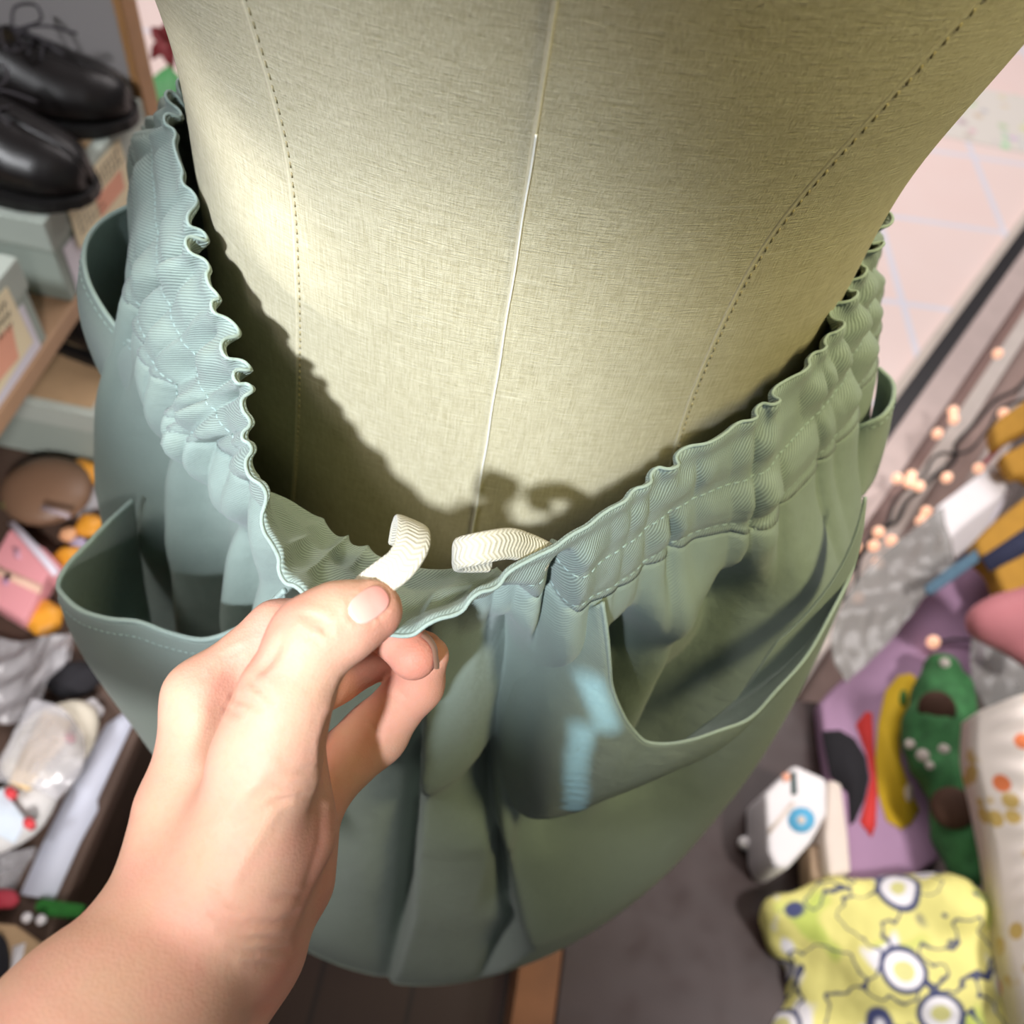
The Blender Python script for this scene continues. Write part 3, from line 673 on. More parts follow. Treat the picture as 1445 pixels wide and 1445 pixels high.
def tile_mat():
    t = NT('pink_floor_tiles'); o = t.obj(); mp = t.mapping(o, (1, 1, 1), (0, 0, -.10)); mp.node.inputs['Location'].default_value = (.045, .03, 0)
    b = t.n('ShaderNodeTexBrick'); t.l(mp, b.inputs['Vector']); b.offset = 0; b.inputs['Scale'].default_value = 1; b.inputs['Brick Width'].default_value = .312; b.inputs['Row Height'].default_value = .312
    b.inputs['Mortar Size'].default_value = .009; b.inputs['Mortar Smooth'].default_value = .3
    b.inputs['Color1'].default_value = (.80, .61, .56, 1); b.inputs['Color2'].default_value = (.80, .64, .59, 1); b.inputs['Mortar'].default_value = (.66, .66, .74, 1)
    n = t.noise(o, 7, 3); t.set(Base_Color=t.mix(t.math('MULTIPLY', n, .35), b.outputs[0], (.82, .74, .72, 1)), Roughness=.4); return t.m
def terrazzo_mat():
    t = NT('terrazzo'); o = t.obj(); v = t.n('ShaderNodeTexVoronoi'); v.inputs['Scale'].default_value = 26; t.l(o, v.inputs['Vector'])
    d = t.ramp(v.outputs['Distance'], .42, .30); c = t.mix(.45, v.outputs['Color'], (.45, .42, .42, 1))
    t.set(Base_Color=t.mix(t.math('MULTIPLY', d, .55), (.70, .66, .60, 1), c), Roughness=.4); return t.m
def flat(name, poly, z, mat, thick=.02, smooth=False):
    m = MB(); m.prism([(x, y, z) for x, y in poly], (0, 0, -thick)); o = m.build(name, mat, None, smooth); return tag(o, kind='structure')
TU = np.array([.48, .877]); TU /= np.linalg.norm(TU); TN = np.array([TU[1], -TU[0]])     # along / across the door track
flat('floor', [(-2.2, -1.6), (2.4, -1.6), (2.4, 1.0), (-2.2, 1.0)], 0, floor_mat(), .05)
tr0 = PZ(1240, 575, 1.2)[:2] - TU*1.3
def tl(a, s): return tuple(tr0 + TN*a + TU*s)
flat('floor_outside', [(-3.5, .95), (.52, .95), tl(0, .86), tl(0, 6), (-3.5, 7)], .004, tile_mat(), .05)
ter = PZ(1400, 170, 1.2)
flat('trim_1', [(ter[0]-2.2, ter[1]-.16), (ter[0]+.6, ter[1]-.16+.02), (ter[0]+.6, ter[1]+.16), (ter[0]-2.2, ter[1]+.14)], .0055, terrazzo_mat(), .004)
strips = [(0, .018, .022, (.55, .48, .42, 1), .5), (.018, .05, .012, (.02, .018, .02, 1), .4), (.05, .10, .026, (.52, .42, .39, 1), .35), (.10, .125, .012, (.24, .15, .13, 1), .4), (.125, .155, .030, (.62, .55, .50, 1), .3), (.155, .20, .014, (.34, .24, .21, 1), .4), (.20, .235, .03, (.44, .37, .34, 1), .4), (.235, .29, .02, (.09, .07, .065, 1), .4), (.29, .55, .028, (.085, .068, .06, 1), .5)]
for k, (a0, a1, z, c, r) in enumerate(strips):
    o = flat('trim_%d' % (k + 2), [tl(a0, .55), tl(a1, .55), tl(a1, 4), tl(a0, 4)], z, plain('track_strip_%d' % k, c, r, .12, 25), z + .01)
PLAT = 1.1
p0 = PZ(797, 1340, PLAT); xn = p0[0]
flat('trim_20', [(xn, -1.0), (2.3, -1.0), (2.3, 2.1), tl(.42, 1.3), tl(.42, .75), (xn, .55)], H - PLAT, platform_mat(), H - PLAT - .002)
flat('trim_21', [(xn - .048, -1.0), (xn - .002, -1.0), (xn - .002, .55), (xn - .048, .55)], H - PLAT - .004, plain('nosing_wood', (.20, .080, .028, 1), .4, .3, 30), H - PLAT - .008)
M['plaster'] = plain('grey_plaster', (.20, .195, .17, 1), .8, .08, 8)
M['white_plaster'] = plain('white_plaster', (.42, .40, .36, 1), .85, .05, 6)
def wall(name, a, b, z0, z1, mat):
    m = MB(); a, b = np.array(a), np.array(b); d = (b - a)/np.linalg.norm(b - a); n = np.array([-d[1], d[0]])*.06
    m.prism([(*a, z0), (*b, z0), (*(b+n), z0), (*(a+n), z0)], (0, 0, z1 - z0)); return tag(m.build(name, mat, None, False), kind='structure')
wall('wall_left', (-1.05, -1.6), (-1.05, 1.0), 0, 2.7, M['plaster'])
flat('ceiling', [(-2.2, -1.6), (2.4, -1.6), (2.4, 1.1), (-2.2, 1.1)], 2.74, M['white_plaster'], .04)

# ================================================================ left: shoe shelf
M['shelf_wood'] = plain('shelf_wood', (.42, .255, .15, 1), .5, .2, 18)
M['panel_grey'] = plain('panel_grey', (.27, .25, .25, 1), .7, .08, 6)
M['edge_wood'] = plain('edge_wood', (.36, .185, .075, 1), .5, .2, 25)
SX = -.505
shelf = empty('shoe_shelf', (-.72, .4, H-.964), 'tan wooden shelf unit with grey end panel holding black shoes on boxes', 'shelf')
b = MB(); b.box((-.775, .36, H-.711), (.54, 1.06, .022)); b.build('shelf_board', M['shelf_wood'], shelf, False, .002)
b = MB(); b.box((-.775, .905, .8385), (.52, .03, 1.205)); pn = b.build('end_panel', M['panel_grey'], shelf, False)
b = MB(); b.box((-.5095, .905, .8385), (.010, .034, 1.205)); tag(b.build('edge_trim', M['edge_wood'], pn, False, .002), 'orange brown wood edge of the end panel')
b = MB(); b.box((-.775, -.16, .363), (.52, .03, .254)); b.build('end_panel', M['panel_grey'], shelf, False)
M['box_green'] = plain('box_green', (.33, .375, .33, 1), .75, .06, 20)
M['box_lid'] = plain('box_lid', (.42, .46, .41, 1), .75, .05, 20)
M['kraft'] = plain('kraft_board', (.42, .28, .155, 1), .85, .1, 60)
M['sticker'] = plain('sticker_paper', (.74, .70, .76, 1), .6, .03, 30)
M['card_cream'] = plain('tag_cream', (.86, .74, .50, 1), .7, .04, 30)
M['print_red'] = plain('print_red', (.85, .40, .27, 1), .7, .1, 30)
M['print_black'] = plain('print_black', (.10, .08, .06, 1), .7, .05, 30)
def shoebox(x0, x1, y0, y1, ztop, h, label, sticker=True):
    r = empty('shoe_box', ((x0+x1)/2, (y0+y1)/2, ztop - h), label, 'box', 'shoe boxes on the shelves')
    lid = .036
    b = MB(); b.box(((x0+x1)/2, (y0+y1)/2, ztop - h/2 - .004), (x1-x0-.005, y1-y0-.005, h - .008)); b.build('carton', M['box_green'], r, False, .0015)
    b = MB(); b.box(((x0+x1)/2, (y0+y1)/2, ztop - lid/2), (x1-x0, y1-y0, lid)); l = b.build('lid', M['box_lid'], r, False, .0015)
    b = MB(); b.box(((x0+x1)/2 - .004, (y0+y1)/2, ztop + .0008), (x1-x0-.02, y1-y0-.02, .0012)); tag(b.build('top_sheet', M['kraft'], l, False), 'kraft brown top of the lid')
    if sticker:
        b = MB(); b.box((x1 - .0015, y0 + (y1-y0)*.5, ztop - lid - (h-lid)*.5 - .003), (.0012, (y1-y0)*.86, (h-lid)*.84)); tag(b.build('sticker', M['sticker'], r, False), 'white lavender paper sticker')
    return r
ZS = H - .70
shoebox(-.84, SX, .652, .885, ZS + .104, .103, 'pale green shoe box under the pair of black lace-up shoes')
shoebox(-.84, SX, .36, .600, ZS + .104, .103, 'pale green shoe box nearest the camera on the upper shelf')
shoebox(-.84, SX, .625, .885, H - .965 + .111, .1095, 'pale green shoe box on the lower shelf under a single black shoe', False)
def price_tag(corners, label, rows=5, red=(.25, .85, .45, .92)):
    c = [np.array(q) for q in corners]; ex, ey = c[1] - c[0], c[3] - c[0]; n = np.cross(ex, ey); n /= np.linalg.norm(n)
    if n[0] < 0: n = -n
    m = MB(); m.prism([q - n*.0008 for q in c], n*.0012); o = m.build('price_tag', M['card_cream'], None, False); tag(o, label, 'price tag', 'price tags on the shoe boxes')
    at = lambda u, v: c[0] + ex*u + ey*v + n*.0006
    def bar(m, u0, v0, u1, v1): m.prism([at(u0, v0), at(u1, v0), at(u1, v1), at(u0, v1)], n*.0003)
    m = MB(); g = random.Random(len(label))
    for k in range(rows):
        v = .10 + .13*k; u = .08
        while u < (.92 if k < 3 else .5):
            wd = g.uniform(.02, .055); bar(m, u, v, u + wd*.35, v + .075); bar(m, u, v + .03*g.random(), u + wd, v + .018 + .03*g.random()); u += wd + .025
    m.build('lettering', M['print_black'], o, False, weld=False)
    m = MB(); bar(m, *red); m.build('printed_panel', M['print_red'], o, False)
    return o
px_ = lambda l, x: [PX(a, b_, x) for a, b_ in l]
price_tag(px_([(92,283),(168,196),(196,290),(112,350)], SX + .0016), 'cream price tag on the box under the pair of black shoes', 6, (.42, .52, .9, .92))
price_tag(px_([(-62,482),(10,405),(46,482),(-30,600)], SX + .0016), 'cream price tag with red print on the box nearest the camera', 6, (.45, .38, .92, .80))
M['black_leather'] = plain('black_leather', (.010, .008, .008, 1), .36, .3, 60, spec=.35, bump=.05)
M['sole'] = plain('black_sole', (.012, .011, .011, 1), .5, .2, 60)
M['lining'] = plain('tan_lining', (.55, .40, .23, 1), .7, .1, 40)
M['lace'] = plain('shoe_lace', (.035, .03, .035, 1), .7, .2, 200)
def shoe_parts(root, O, ax):
    """loft of a lace-up shoe; O = toe tip on the ground, ax = unit vector heel->toe"""
    ax = np.array([*ax, 0.]); sd = np.array([-ax[1], ax[0], 0]); L = .265
    T = np.array([0, .03, .1, .2, .3, .4, .48, .56, .64, .72, .80, .88, .94, .98, 1.]); WD = np.array([.012, .024, .032, .034, .034, .036, .039, .042, .044, .045, .044, .039, .030, .018, .004])
    HT = np.array([.055, .066, .074, .073, .070, .072, .080, .078, .069, .060, .052, .046, .040, .032, .016]); PH = np.radians([118, 118, 116, 112, 112, 112, 118, 135, 179.5, 179.5, 179.5, 179.5, 179.5, 179.5, 179.5])
    ti = np.linspace(0, 1, 60)**1; ti = np.r_[ti[:-1], 1]; W_, H_, P_ = [np.interp(ti, T, q) for q in (WD, HT, PH)]
    rows = []
    for t, w_, h_, p_ in zip(ti, W_, H_, P_):
        a = np.linspace(-p_, p_, 34); yy = np.sin(a); zz = -np.cos(a)
        yy = np.sign(yy)*abs(yy)**.8; zz = np.where(zz < 0, -abs(zz)**.5, zz)
        rows.append(np.array(O) + ax*(L*(t-1)) + sd[None]*(yy*w_*(1 - .22*np.clip(zz, 0, 1)))[:, None] + np.array([0, 0, 1.])*((zz*.5 + .5)*h_ + .010)[:, None])
    V, Fc = grid(np.array(rows)); o = link('upper', fixn(mesh('upper', V, Fc)), M['black_leather'], root); md = o.modifiers.new('thick', 'SOLIDIFY'); md.thickness = .0025; md.offset = -1
    m = MB(); out = [np.array(O) + ax*(L*(t-1)*1.0 + .003*(t > .98)) + sd*s*(w_ + .003) for s, seq in ((1, list(zip(ti, W_))), (-1, list(zip(ti, W_))[::-1])) for t, w_ in seq]
    m.prism(out, (0, 0, .011)); m.build('sole', M['sole'], root, False)
    m = MB(); ins = [np.array(O) + ax*(L*(t-1)) + sd*s*w_*.86 + np.array([0, 0, .018]) for s, seq in ((1, list(zip(ti, W_))[2:38]), (-1, list(zip(ti, W_))[2:38][::-1])) for t, w_ in seq]
    m.prism(ins, (0, 0, .004)); tag(m.build('insole', M['lining'], root, False), 'tan leather insole')
    m = MB()
    top = lambda t, s=0.: np.array(O) + ax*(L*(t-1)) + sd*s + np.array([0, 0, np.interp(t, T, HT) + .013])
    for t in (.635, .675, .715): m.tube(crv([top(t, -.018) - [0, 0, .006], top(t) , top(t, .018) - [0, 0, .006]], 9), .0016, 6)
    k = top(.61)
    for s in (-1, 1):
        m.tube(crv([k, k + sd*s*.02 + [0, 0, .012], k + sd*s*.045 + ax*.012 + [0, 0, .004], k + sd*s*.03 + ax*.02 - [0, 0, .0], k], 24), .0015, 6)
        m.tube(crv([k, k + ax*.03 + sd*s*.012 + [0, 0, .002], k + ax*.055 + sd*s*.022 - [0, 0, .008]], 12), .0015, 6)
    m.build('laces', M['lace'], root, weld=False)
zt = ZS + .1062
for px, lab in (((188,148), 'black leather lace-up shoe farther back on the green box'), ((126,258), 'black leather lace-up shoe nearer the camera on the green box')):
    toe = PZ(*px, H - zt - .018); O = np.array([toe[0], toe[1], zt]); r = empty('shoe', O, lab, 'shoe', 'black shoes on the shelves'); shoe_parts(r, O, (.985, .17) if px[0] > 150 else (.995, -.1))
zb = H - .965 + .1132
r = empty('shoe', (-.47, .73, zb), 'black leather shoe on the green box of the lower shelf', 'shoe', 'black shoes on the shelves'); shoe_parts(r, np.array([-.455, .735, zb]), (.99, -.10))

# ================================================================ generic soft blobs from distance fields
def blob(segs, k, sp, dispf=None, pad=.02):
    A = [(J(*a), J(*b)) for a, b in segs]; pts = np.array([q for (a, ra), (b_, rb) in A for q in (a - ra, a + ra, b_ - rb, b_ + rb)])
    l, h = pts.min(0) - pad, pts.max(0) + pad; g = [l[i] + sp*np.arange(int((h[i]-l[i])/sp) + 2) for i in range(3)]
    p = np.stack(np.meshgrid(*g, indexing='ij'), -1); v = None
    for (a, ra), (b_, rb) in A: d = cone(p, a, b_ + 1e-6, ra, rb); v = d if v is None else smin(v, d, k)
    if dispf is not None: v = v + dispf(p)
    V, Fc = surface_nets(v, l, sp); return toW(V), Fc
def soft(name, segs, k, sp, mat, parent=None, dispf=None):
    V, Fc = blob(segs, k, sp, dispf); me = fixn(mesh(name, V, Fc)); o = link(name, me, mat, parent)
    s = o.modifiers.new('soft', 'SMOOTH'); s.factor = .5; s.iterations = 4; return o
def slab(name, px, drop, thick, mat, parent=None, bevel=.004, label=None, cat=None, group=None):
    m = MB(); m.prism([PZ(a, b_, drop) for a, b_ in px], (0, 0, -thick)); o = m.build(name, mat, parent, True, bevel, 3)
    return tag(o, label, cat, group)
def sheet(name, px, drop, mat, parent, lift=.0008, thick=.0012, label=None): return slab(name, px, drop - lift, thick, mat, parent, 0, label)
def disc(c, r, n=28, sx=1., sy=1., rot=0.): return [(c[0] + r*sx*math.cos(t)*math.cos(rot) - r*sy*math.sin(t)*math.sin(rot), c[1] + r*sx*math.cos(t)*math.sin(rot) + r*sy*math.sin(t)*math.cos(rot)) for t in np.linspace(0, 2*math.pi, n, endpoint=False)]
def plastic(name, col, alpha):
    t = NT(name); n = t.noise(t.obj(), 18, 2)
    t.set(Base_Color=col, Roughness=.22, Alpha=t.math('ADD', t.math('MULTIPLY', n, .35), alpha), Specular_IOR_Level=.7, Normal=t.bump(t.noise(t.obj(), 26, 2), .8, .006)); return t.m
M['plastic_grey'] = plastic('clear_plastic_grey', (.31, .30, .285, 1), .45)
M['plastic_clear'] = plastic('clear_plastic', (.62, .60, .62, 1), .22)
M['purple'] = plain('purple_felt', (.33, .20, .31, 1), .9, .08, 40, bump=.2)
M['red_felt'] = plain('red_felt', (.55, .035, .03, 1), .8, .1, 40)
M['yellow_felt'] = plain('yellow_felt', (.62, .40, .015, 1), .8, .1, 40)
M['black_felt'] = plain('black_felt', (.012, .011, .014, 1), .9, .1, 40)
M['white_card'] = plain('white_card', (.74, .71, .72, 1), .6, .04, 30)
M['cream_card'] = plain('cream_card', (.66, .57, .50, 1), .6, .05, 30)
M['mustard'] = plain('mustard_cloth', (.40, .205, .025, 1), .85, .15, 50, bump=.3)
M['navy'] = plain('navy_webbing', (.018, .022, .055, 1), .8, .2, 80)
M['teal'] = plain('teal_webbing', (.07, .135, .19, 1), .8, .2, 80)
M['pink_pouch'] = plain('pink_pouch', (.56, .20, .22, 1), .6, .08, 30)
M['maroon'] = plain('maroon_webbing', (.22, .03, .035, 1), .7, .1, 50)
M['tan_strap'] = plain('tan_strap', (.34, .24, .16, 1), .7, .15, 60)

def D_(px, py, drop): return -(PZ(px, py, drop) - UP) @ R[:, 2] if False else float(((PZ(px, py, drop) - UP) @ R)[2] * -1)
# ---- right: goods on the low platform
pb = slab('felt_bag', [(1158,992),(1178,968),(1262,893),(1318,826),(1345,770),(1385,772),(1402,850),(1385,960),(1362,1085),(1342,1200),(1286,1240),(1204,1280),(1186,1180),(1164,1045)], 1.068, .028, M['purple'], None, .006, 'flat purple felt bag with red, yellow and black shapes on the platform', 'bag')
sheet('applique', [(1160,1032),(1185,1030),(1206,1042),(1222,1068),(1227,1098),(1220,1130),(1206,1160),(1199,1165),(1196,1120),(1172,1095)], 1.068, M['black_felt'], pb, .001, .002, 'black rounded shape')
sheet('applique', [(1208,1022),(1222,1004),(1231,1006),(1234,1060),(1238,1120),(1236,1165),(1230,1181),(1214,1160),(1222,1130),(1229,1098),(1224,1066)], 1.068, M['red_felt'], pb, .0016, .002, 'red leaf shape')
sheet('applique', [(1250,975),(1268,953),(1286,950),(1298,962),(1290,990),(1278,1010),(1270,1040),(1272,1075),(1282,1105),(1290,1125),(1298,1142),(1286,1162),(1272,1170),(1252,1158),(1240,1120),(1236,1070),(1240,1020)], 1.068, M['yellow_felt'], pb, .0022, .002, 'yellow crescent shape')
sheet('applique', disc((1275,985), 8, 16, .7, 1.5), 1.068, plain('green_felt', (.06, .16, .03, 1), .9), pb, .003, .001, 'small green oval')
sheet('applique', disc((1283,1118), 9, 16, .7, 1.5), 1.068, plain('beige_felt', (.55, .45, .36, 1), .9), pb, .003, .001, 'small beige oval')
M['green_plush'] = plain('green_plush', (.035, .145, .045, 1), .8, .55, 70, bump=.6)
M['brown_plush'] = plain('brown_plush', (.060, .026, .014, 1), .8, .3, 50)
bump_ = lambda p: .004*vnoise(p, 130, 4)
gp = soft('plush_toy', [tuple((x, y, D_(x, y, 1.024), r_) for x, y, r_ in q) for q in (((1330,945,24),(1332,985,36)),((1332,985,38),(1320,1030,42)),((1298,1058,20),(1312,1078,28)),((1322,1035,38),(1352,1105,38)),((1340,1085,26),(1378,1080,26)),((1352,1105,40),(1358,1180,36)),((1358,1180,36),(1366,1226,26)))], .02, .0045, M['green_plush'], None, bump_)
tag(gp, 'bumpy dark green plush toy with brown round patches beside the purple bag', 'plush toy')
def dome(name, px, py, d, r, mat, parent, flatk=.45):
    c = W(px, py, d); n = -ray(px, py); n /= np.linalg.norm(n); a = np.cross(n, [0, 0, 1.]); a /= np.linalg.norm(a); b_ = np.cross(n, a); rr_ = r*d/F
    m = MB(); m.ell(c, (rr_, rr_, rr_*flatk), (a, b_, n)); return m.build(name, mat, parent)
dome('patch', 1322, 1000, D_(1322, 1000, .990), 25, M['brown_plush'], gp); dome('patch', 1344, 1140, D_(1344, 1140, .990), 29, M['brown_plush'], gp)
M['speck'] = plain('pale_felt', (.50, .44, .40, 1), .8)
for x, y, r in ((1284,1050,7),(1302,1066,9),(1332,1058,8),(1333,935,7),(1312,1080,6)): tag(dome('spot', x, y, D_(x, y, .994), r, M['speck'], gp), 'pale round spot')
# pouches and straps at the right edge
o = slab('notebook', [(1324,713),(1368,680),(1413,647),(1421,690),(1384,758),(1344,792),(1296,822)], 1.045, .014, M['white_card'], None, .002, 'white blank notebook lying by the string lights', 'notebook')
sheet('page_edge', [(1384,758),(1421,690),(1426,694),(1388,764)], 1.045, M['sticker'], o)
b1 = slab('cloth_pouch', [(1402,602),(1412,588),(1445,565),(1500,530),(1500,580),(1442,610),(1408,628)], .985, .03, M['mustard'], None, .008, 'mustard cloth pouch at the top of the pile by the string lights', 'pouch', 'mustard pouches')
slab('cloth_pouch', [(1414,640),(1445,624),(1500,596),(1500,700),(1445,668),(1432,672)], 1.0, .025, M['mustard'], None, .008, 'mustard cloth pouch below the topmost one, above the white notebook', 'pouch', 'mustard pouches')
slab('ribbon_band', [(1386,652),(1408,628),(1414,632),(1392,656)], 1.02, .004, M['maroon'], None, .001, 'short dark red ribbon end above the notebook', 'ribbon')
p3 = slab('cloth_pouch', [(1378,762),(1400,738),(1445,702),(1500,668),(1500,880),(1445,846),(1420,838),(1404,800),(1384,782)], .985, .035, M['mustard'], None, .008, 'large mustard cloth pouch with navy band at the right edge', 'pouch', 'mustard pouches')
sheet('band', [(1385,786),(1445,746),(1500,712),(1500,748),(1446,782),(1398,806)], .985, M['navy'], p3, .0015, .003, 'navy webbing band')
sheet('band', [(1424,856),(1445,838),(1500,800),(1500,842),(1446,868),(1430,872)], .985, M['navy'], p3, .0015, .01, 'lower navy band')
slab('strap', [(1306,826),(1340,800),(1378,774),(1384,790),(1345,818),(1316,838),(1308,836)], .99, .006, M['teal'], None, .002, 'teal strap lying across the white notebook', 'strap')
pk_ = soft('zip_pouch', [((1392,880,1.14,22),(1470,850,1.12,30)),((1392,880,1.14,22),(1470,930,1.12,24)),((1420,872,1.14,32),(1480,890,1.12,34))], .02, .004, M['pink_pouch']); tag(pk_, 'soft pink pouch with rounded corners below the mustard pouches', 'pouch')
slab('box', [(1438,876),(1500,852),(1500,915),(1446,892)], 1.022, .02, M['maroon'], None, .002, 'dark red box edge at the right side', 'box')
def crumple(name, px_grid, mat, label, cat, amp=.012, sc=60, group=None, seed=3, n=46):
    P = np.array([[W(*q) for q in row] for row in px_grid]); rows = np.array([crv(r_, n) for r_ in P]); P = np.array([crv(rows[:, j], n) for j in range(n)]).transpose(1, 0, 2)
    P = P + (amp*vnoise(P, sc, seed) + amp*.5*np.abs(vnoise(P, sc*2.3, seed+1)))[..., None]*np.array([0, -.3, 1.])
    V, Fc = grid(P); o = link(name, fixn(mesh(name, V, Fc)), mat); md = o.modifiers.new('thick', 'SOLIDIFY'); md.thickness = .0006; return tag(o, label, cat, group)
crumple('plastic_bag', [[(x, y, D_(x, y, 1.03)) for x, y in r_] for r_ in (((1178,870),(1225,800),(1290,745),(1330,715)),((1172,905),(1235,855),(1295,810),(1345,790)),((1180,940),(1220,915),(1262,888),(1300,850)),((1190,965),(1215,945),(1245,915),(1280,875)))], M['plastic_grey'], 'crumpled grey clear plastic bag beside the string lights', 'plastic bag', .016, 32)
crumple('plastic_bag', [[(x, y, D_(x, y, 1.012)) for x, y in r_] for r_ in (((1395,862),(1405,850),(1440,935),(1500,950)),((1372,905),(1390,910),(1430,950),(1500,975)),((1366,935),(1384,965),(1420,985),(1500,1000)),((1372,950),(1395,1000),(1425,1010),(1500,1030)))], M['plastic_grey'], 'clear plastic bag between the pink pouch and the floral cloth', 'plastic bag', .010, 34)
# string lights
def bulb_mat():
    t = NT('warm_bulb'); t.set(Base_Color=(.9, .6, .45, 1), Roughness=.3, Emission_Color=(1., .52, .32, 1), Emission_Strength=.85); return t.m
M['bulb'] = bulb_mat(); M['wire'] = plain('black_wire', (.012, .011, .011, 1), .5)
sl = empty('string_lights', PZ(1290, 690, 1.13), 'black wired string lights with small warm bulbs along the door track', 'string lights')
ZL = 1.13
wp = [(1470,505),(1440,545),(1400,570),(1378,596),(1350,625),(1342,655),(1322,668),(1300,690),(1276,712),(1262,738),(1243,745),(1222,770),(1206,795),(1190,822),(1172,850),(1157,872),(1150,890)]
m = MB(); m.tube(crv([PZ(x, y, ZL + .012*math.sin(i*2.1)) for i, (x, y) in enumerate(wp)], 160), .004, 7)
m.tube(crv([PZ(x, y, ZL - .008 + .01*math.sin(i*1.7)) for i, (x, y) in enumerate([(1460,560),(1420,572),(1390,612),(1352,640),(1330,640),(1300,676),(1264,705),(1240,760),(1218,780),(1205,830),(1165,860)])], 120), .0032, 7)
m.tube([PZ(1320, 907, 1.06), PZ(1345, 902, 1.06), PZ(1400, 905, 1.055)], .0025, 6)
m.build('wire', M['wire'], sl, weld=False)
BL = [(1408,499),(1345,580),(1346,592),(1323,612),(1416,583),(1410,608),(1381,661),(1336,674),(1266,675),(1286,671),(1283,681),(1297,686),(1307,722),(1300,735),(1240,751),(1233,770),(1258,763),(1207,772),(1198,791),(1192,812),(1239,795),(1211,844),(1156,868),(1317,906)]
b0 = None
for x, y in BL:
    c = PZ(x, y, ZL - .02 if x < 1400 and y < 900 else (1.05 if y > 900 else 1.1))
    if b0 is None:
        m = MB(); m.ell((0, 0, 0), (.0088, .0088, .0105), nu=16, nv=10); b0 = m.build('bulb', M['bulb'], None); o = b0
    else: o = b0.copy(); COL.objects.link(o)
    o.parent = sl; o.matrix_parent_inverse = Matrix.Identity(4); o.location = Vector(c) - sl.location
# white boxes and straps
wb = slab('small_box', [(1080,1118),(1122,1078),(1168,1099),(1168,1148),(1146,1188),(1112,1226),(1094,1224),(1084,1200)], 1.02, .075, M['white_card'], None, .006, 'small white box with a blue ring printed on it', 'box')
sheet('ring_print', disc((1131,1157), 19, 28, 1, .95), 1.02, plain('blue_print', (.11, .42, .66, 1), .5), wb, .001, .0015, 'blue ring'); sheet('ring_center', disc((1131,1157), 6), 1.02, M['cream_card'], wb, .0016, .0015)
sheet('label_print', [(1116,1090),(1123,1088),(1125,1120),(1117,1122)], 1.02, plain('dark_green_print', (.03, .07, .07, 1), .5), wb, .001, .0012, 'dark green print'); sheet('label_print', [(1104,1092),(1114,1090),(1116,1100),(1106,1104)], 1.02, M['print_red'], wb, .001, .0012, 'pink red print')
sheet('fold_line', [(1083,1172),(1118,1130),(1122,1134),(1086,1178)], 1.02, M['cream_card'], wb, .001, .0012)
slab('small_box', [(1169,1099),(1188,1104),(1198,1180),(1202,1232),(1170,1236),(1164,1180)], 1.035, .06, M['cream_card'], None, .005, 'narrow cream box beside the white box', 'box')
slab('small_box', [(1141,1194),(1166,1186),(1172,1238),(1152,1262),(1146,1250)], 1.055, .04, M['tan_strap'], None, .005, 'small tan box under the cream box', 'box')
m = MB(); m.tube(crv([PZ(1196, 1232, 1.075), PZ(1180, 1250, 1.075), PZ(1160, 1268, 1.085), PZ(1150, 1284, 1.094)], 24), .0095, 8, flat=(1, .3)); tag(m.build('strap', M['tan_strap']), 'narrow tan strap curling below the cream box', 'strap')
m = MB(); c = PZ(1051, 1190, 1.092); m.ell(c, (.0085, .0085, .0075)); tag(m.build('bead', M['white_card']), 'tiny white bead on the dark platform', 'bead')
# printed yellow pouch
def print_mat():
    t = NT('ring_print_cloth'); o = t.obj(); v = t.n('ShaderNodeTexVoronoi'); v.inputs['Scale'].default_value = 13; v.inputs['Randomness'].default_value = .75; t.l(o, v.inputs['Vector'])
    d = v.outputs['Distance']; wv = t.noise(t.mapping(o, (1, 1, 1)), 22, 2); lines = t.ramp(t.math('ABSOLUTE', t.math('SUBTRACT', wv, .5)),   .020, .010)
    gr = t.ramp(t.noise(o, 15, 1), .58, .64); wh = t.ramp(t.noise(t.mapping(o, (1.3, .8, 1)), 19, 1), .62, .66)
    c = t.mix(gr, (.72, .67, .22, 1), (.50, .58, .12, 1)); c = t.mix(wh, c, (.72, .70, .72, 1)); c = t.mix(lines, c, (.03, .04, .12, 1))
    c = t.mix(t.ramp(d, .36, .33), c, (.035, .045, .13, 1)); c = t.mix(t.ramp(d, .29, .27), c, (.78, .76, .78, 1)); c = t.mix(t.ramp(d, .19, .17), c, (.62, .60, .24, 1))
    t.set(Base_Color=c, Roughness=.75, Normal=t.bump(t.noise(o, 22, 3), .5, .006)); return t.m
fold_ = lambda p: .006*vnoise(p, 70, 11) + .003*np.abs(vnoise(p, 140, 12))
yp = soft('printed_pouch', [((1105,1290,1.025,34),(1190,1275,1.025,34)),((1110,1320,1.038,36),(1160,1345,1.028,44)),((1255,1272,1.015,30),(1330,1262,1.015,26)),((1180,1330,1.018,50),(1330,1290,0.995,52)),((1150,1400,1.008,40),(1350,1380,0.988,72)),((1240,1380,0.988,66),(1400,1360,0.988,62)),((1130,1470,0.988,48),(1390,1470,0.968,80)),((1360,1290,0.995,42),(1400,1300,0.995,30))], .022, .0045, print_mat(), None, fold_)
tag(yp, 'puffy yellow cloth pouch printed with white and navy rings, in front of the purple bag', 'pouch')
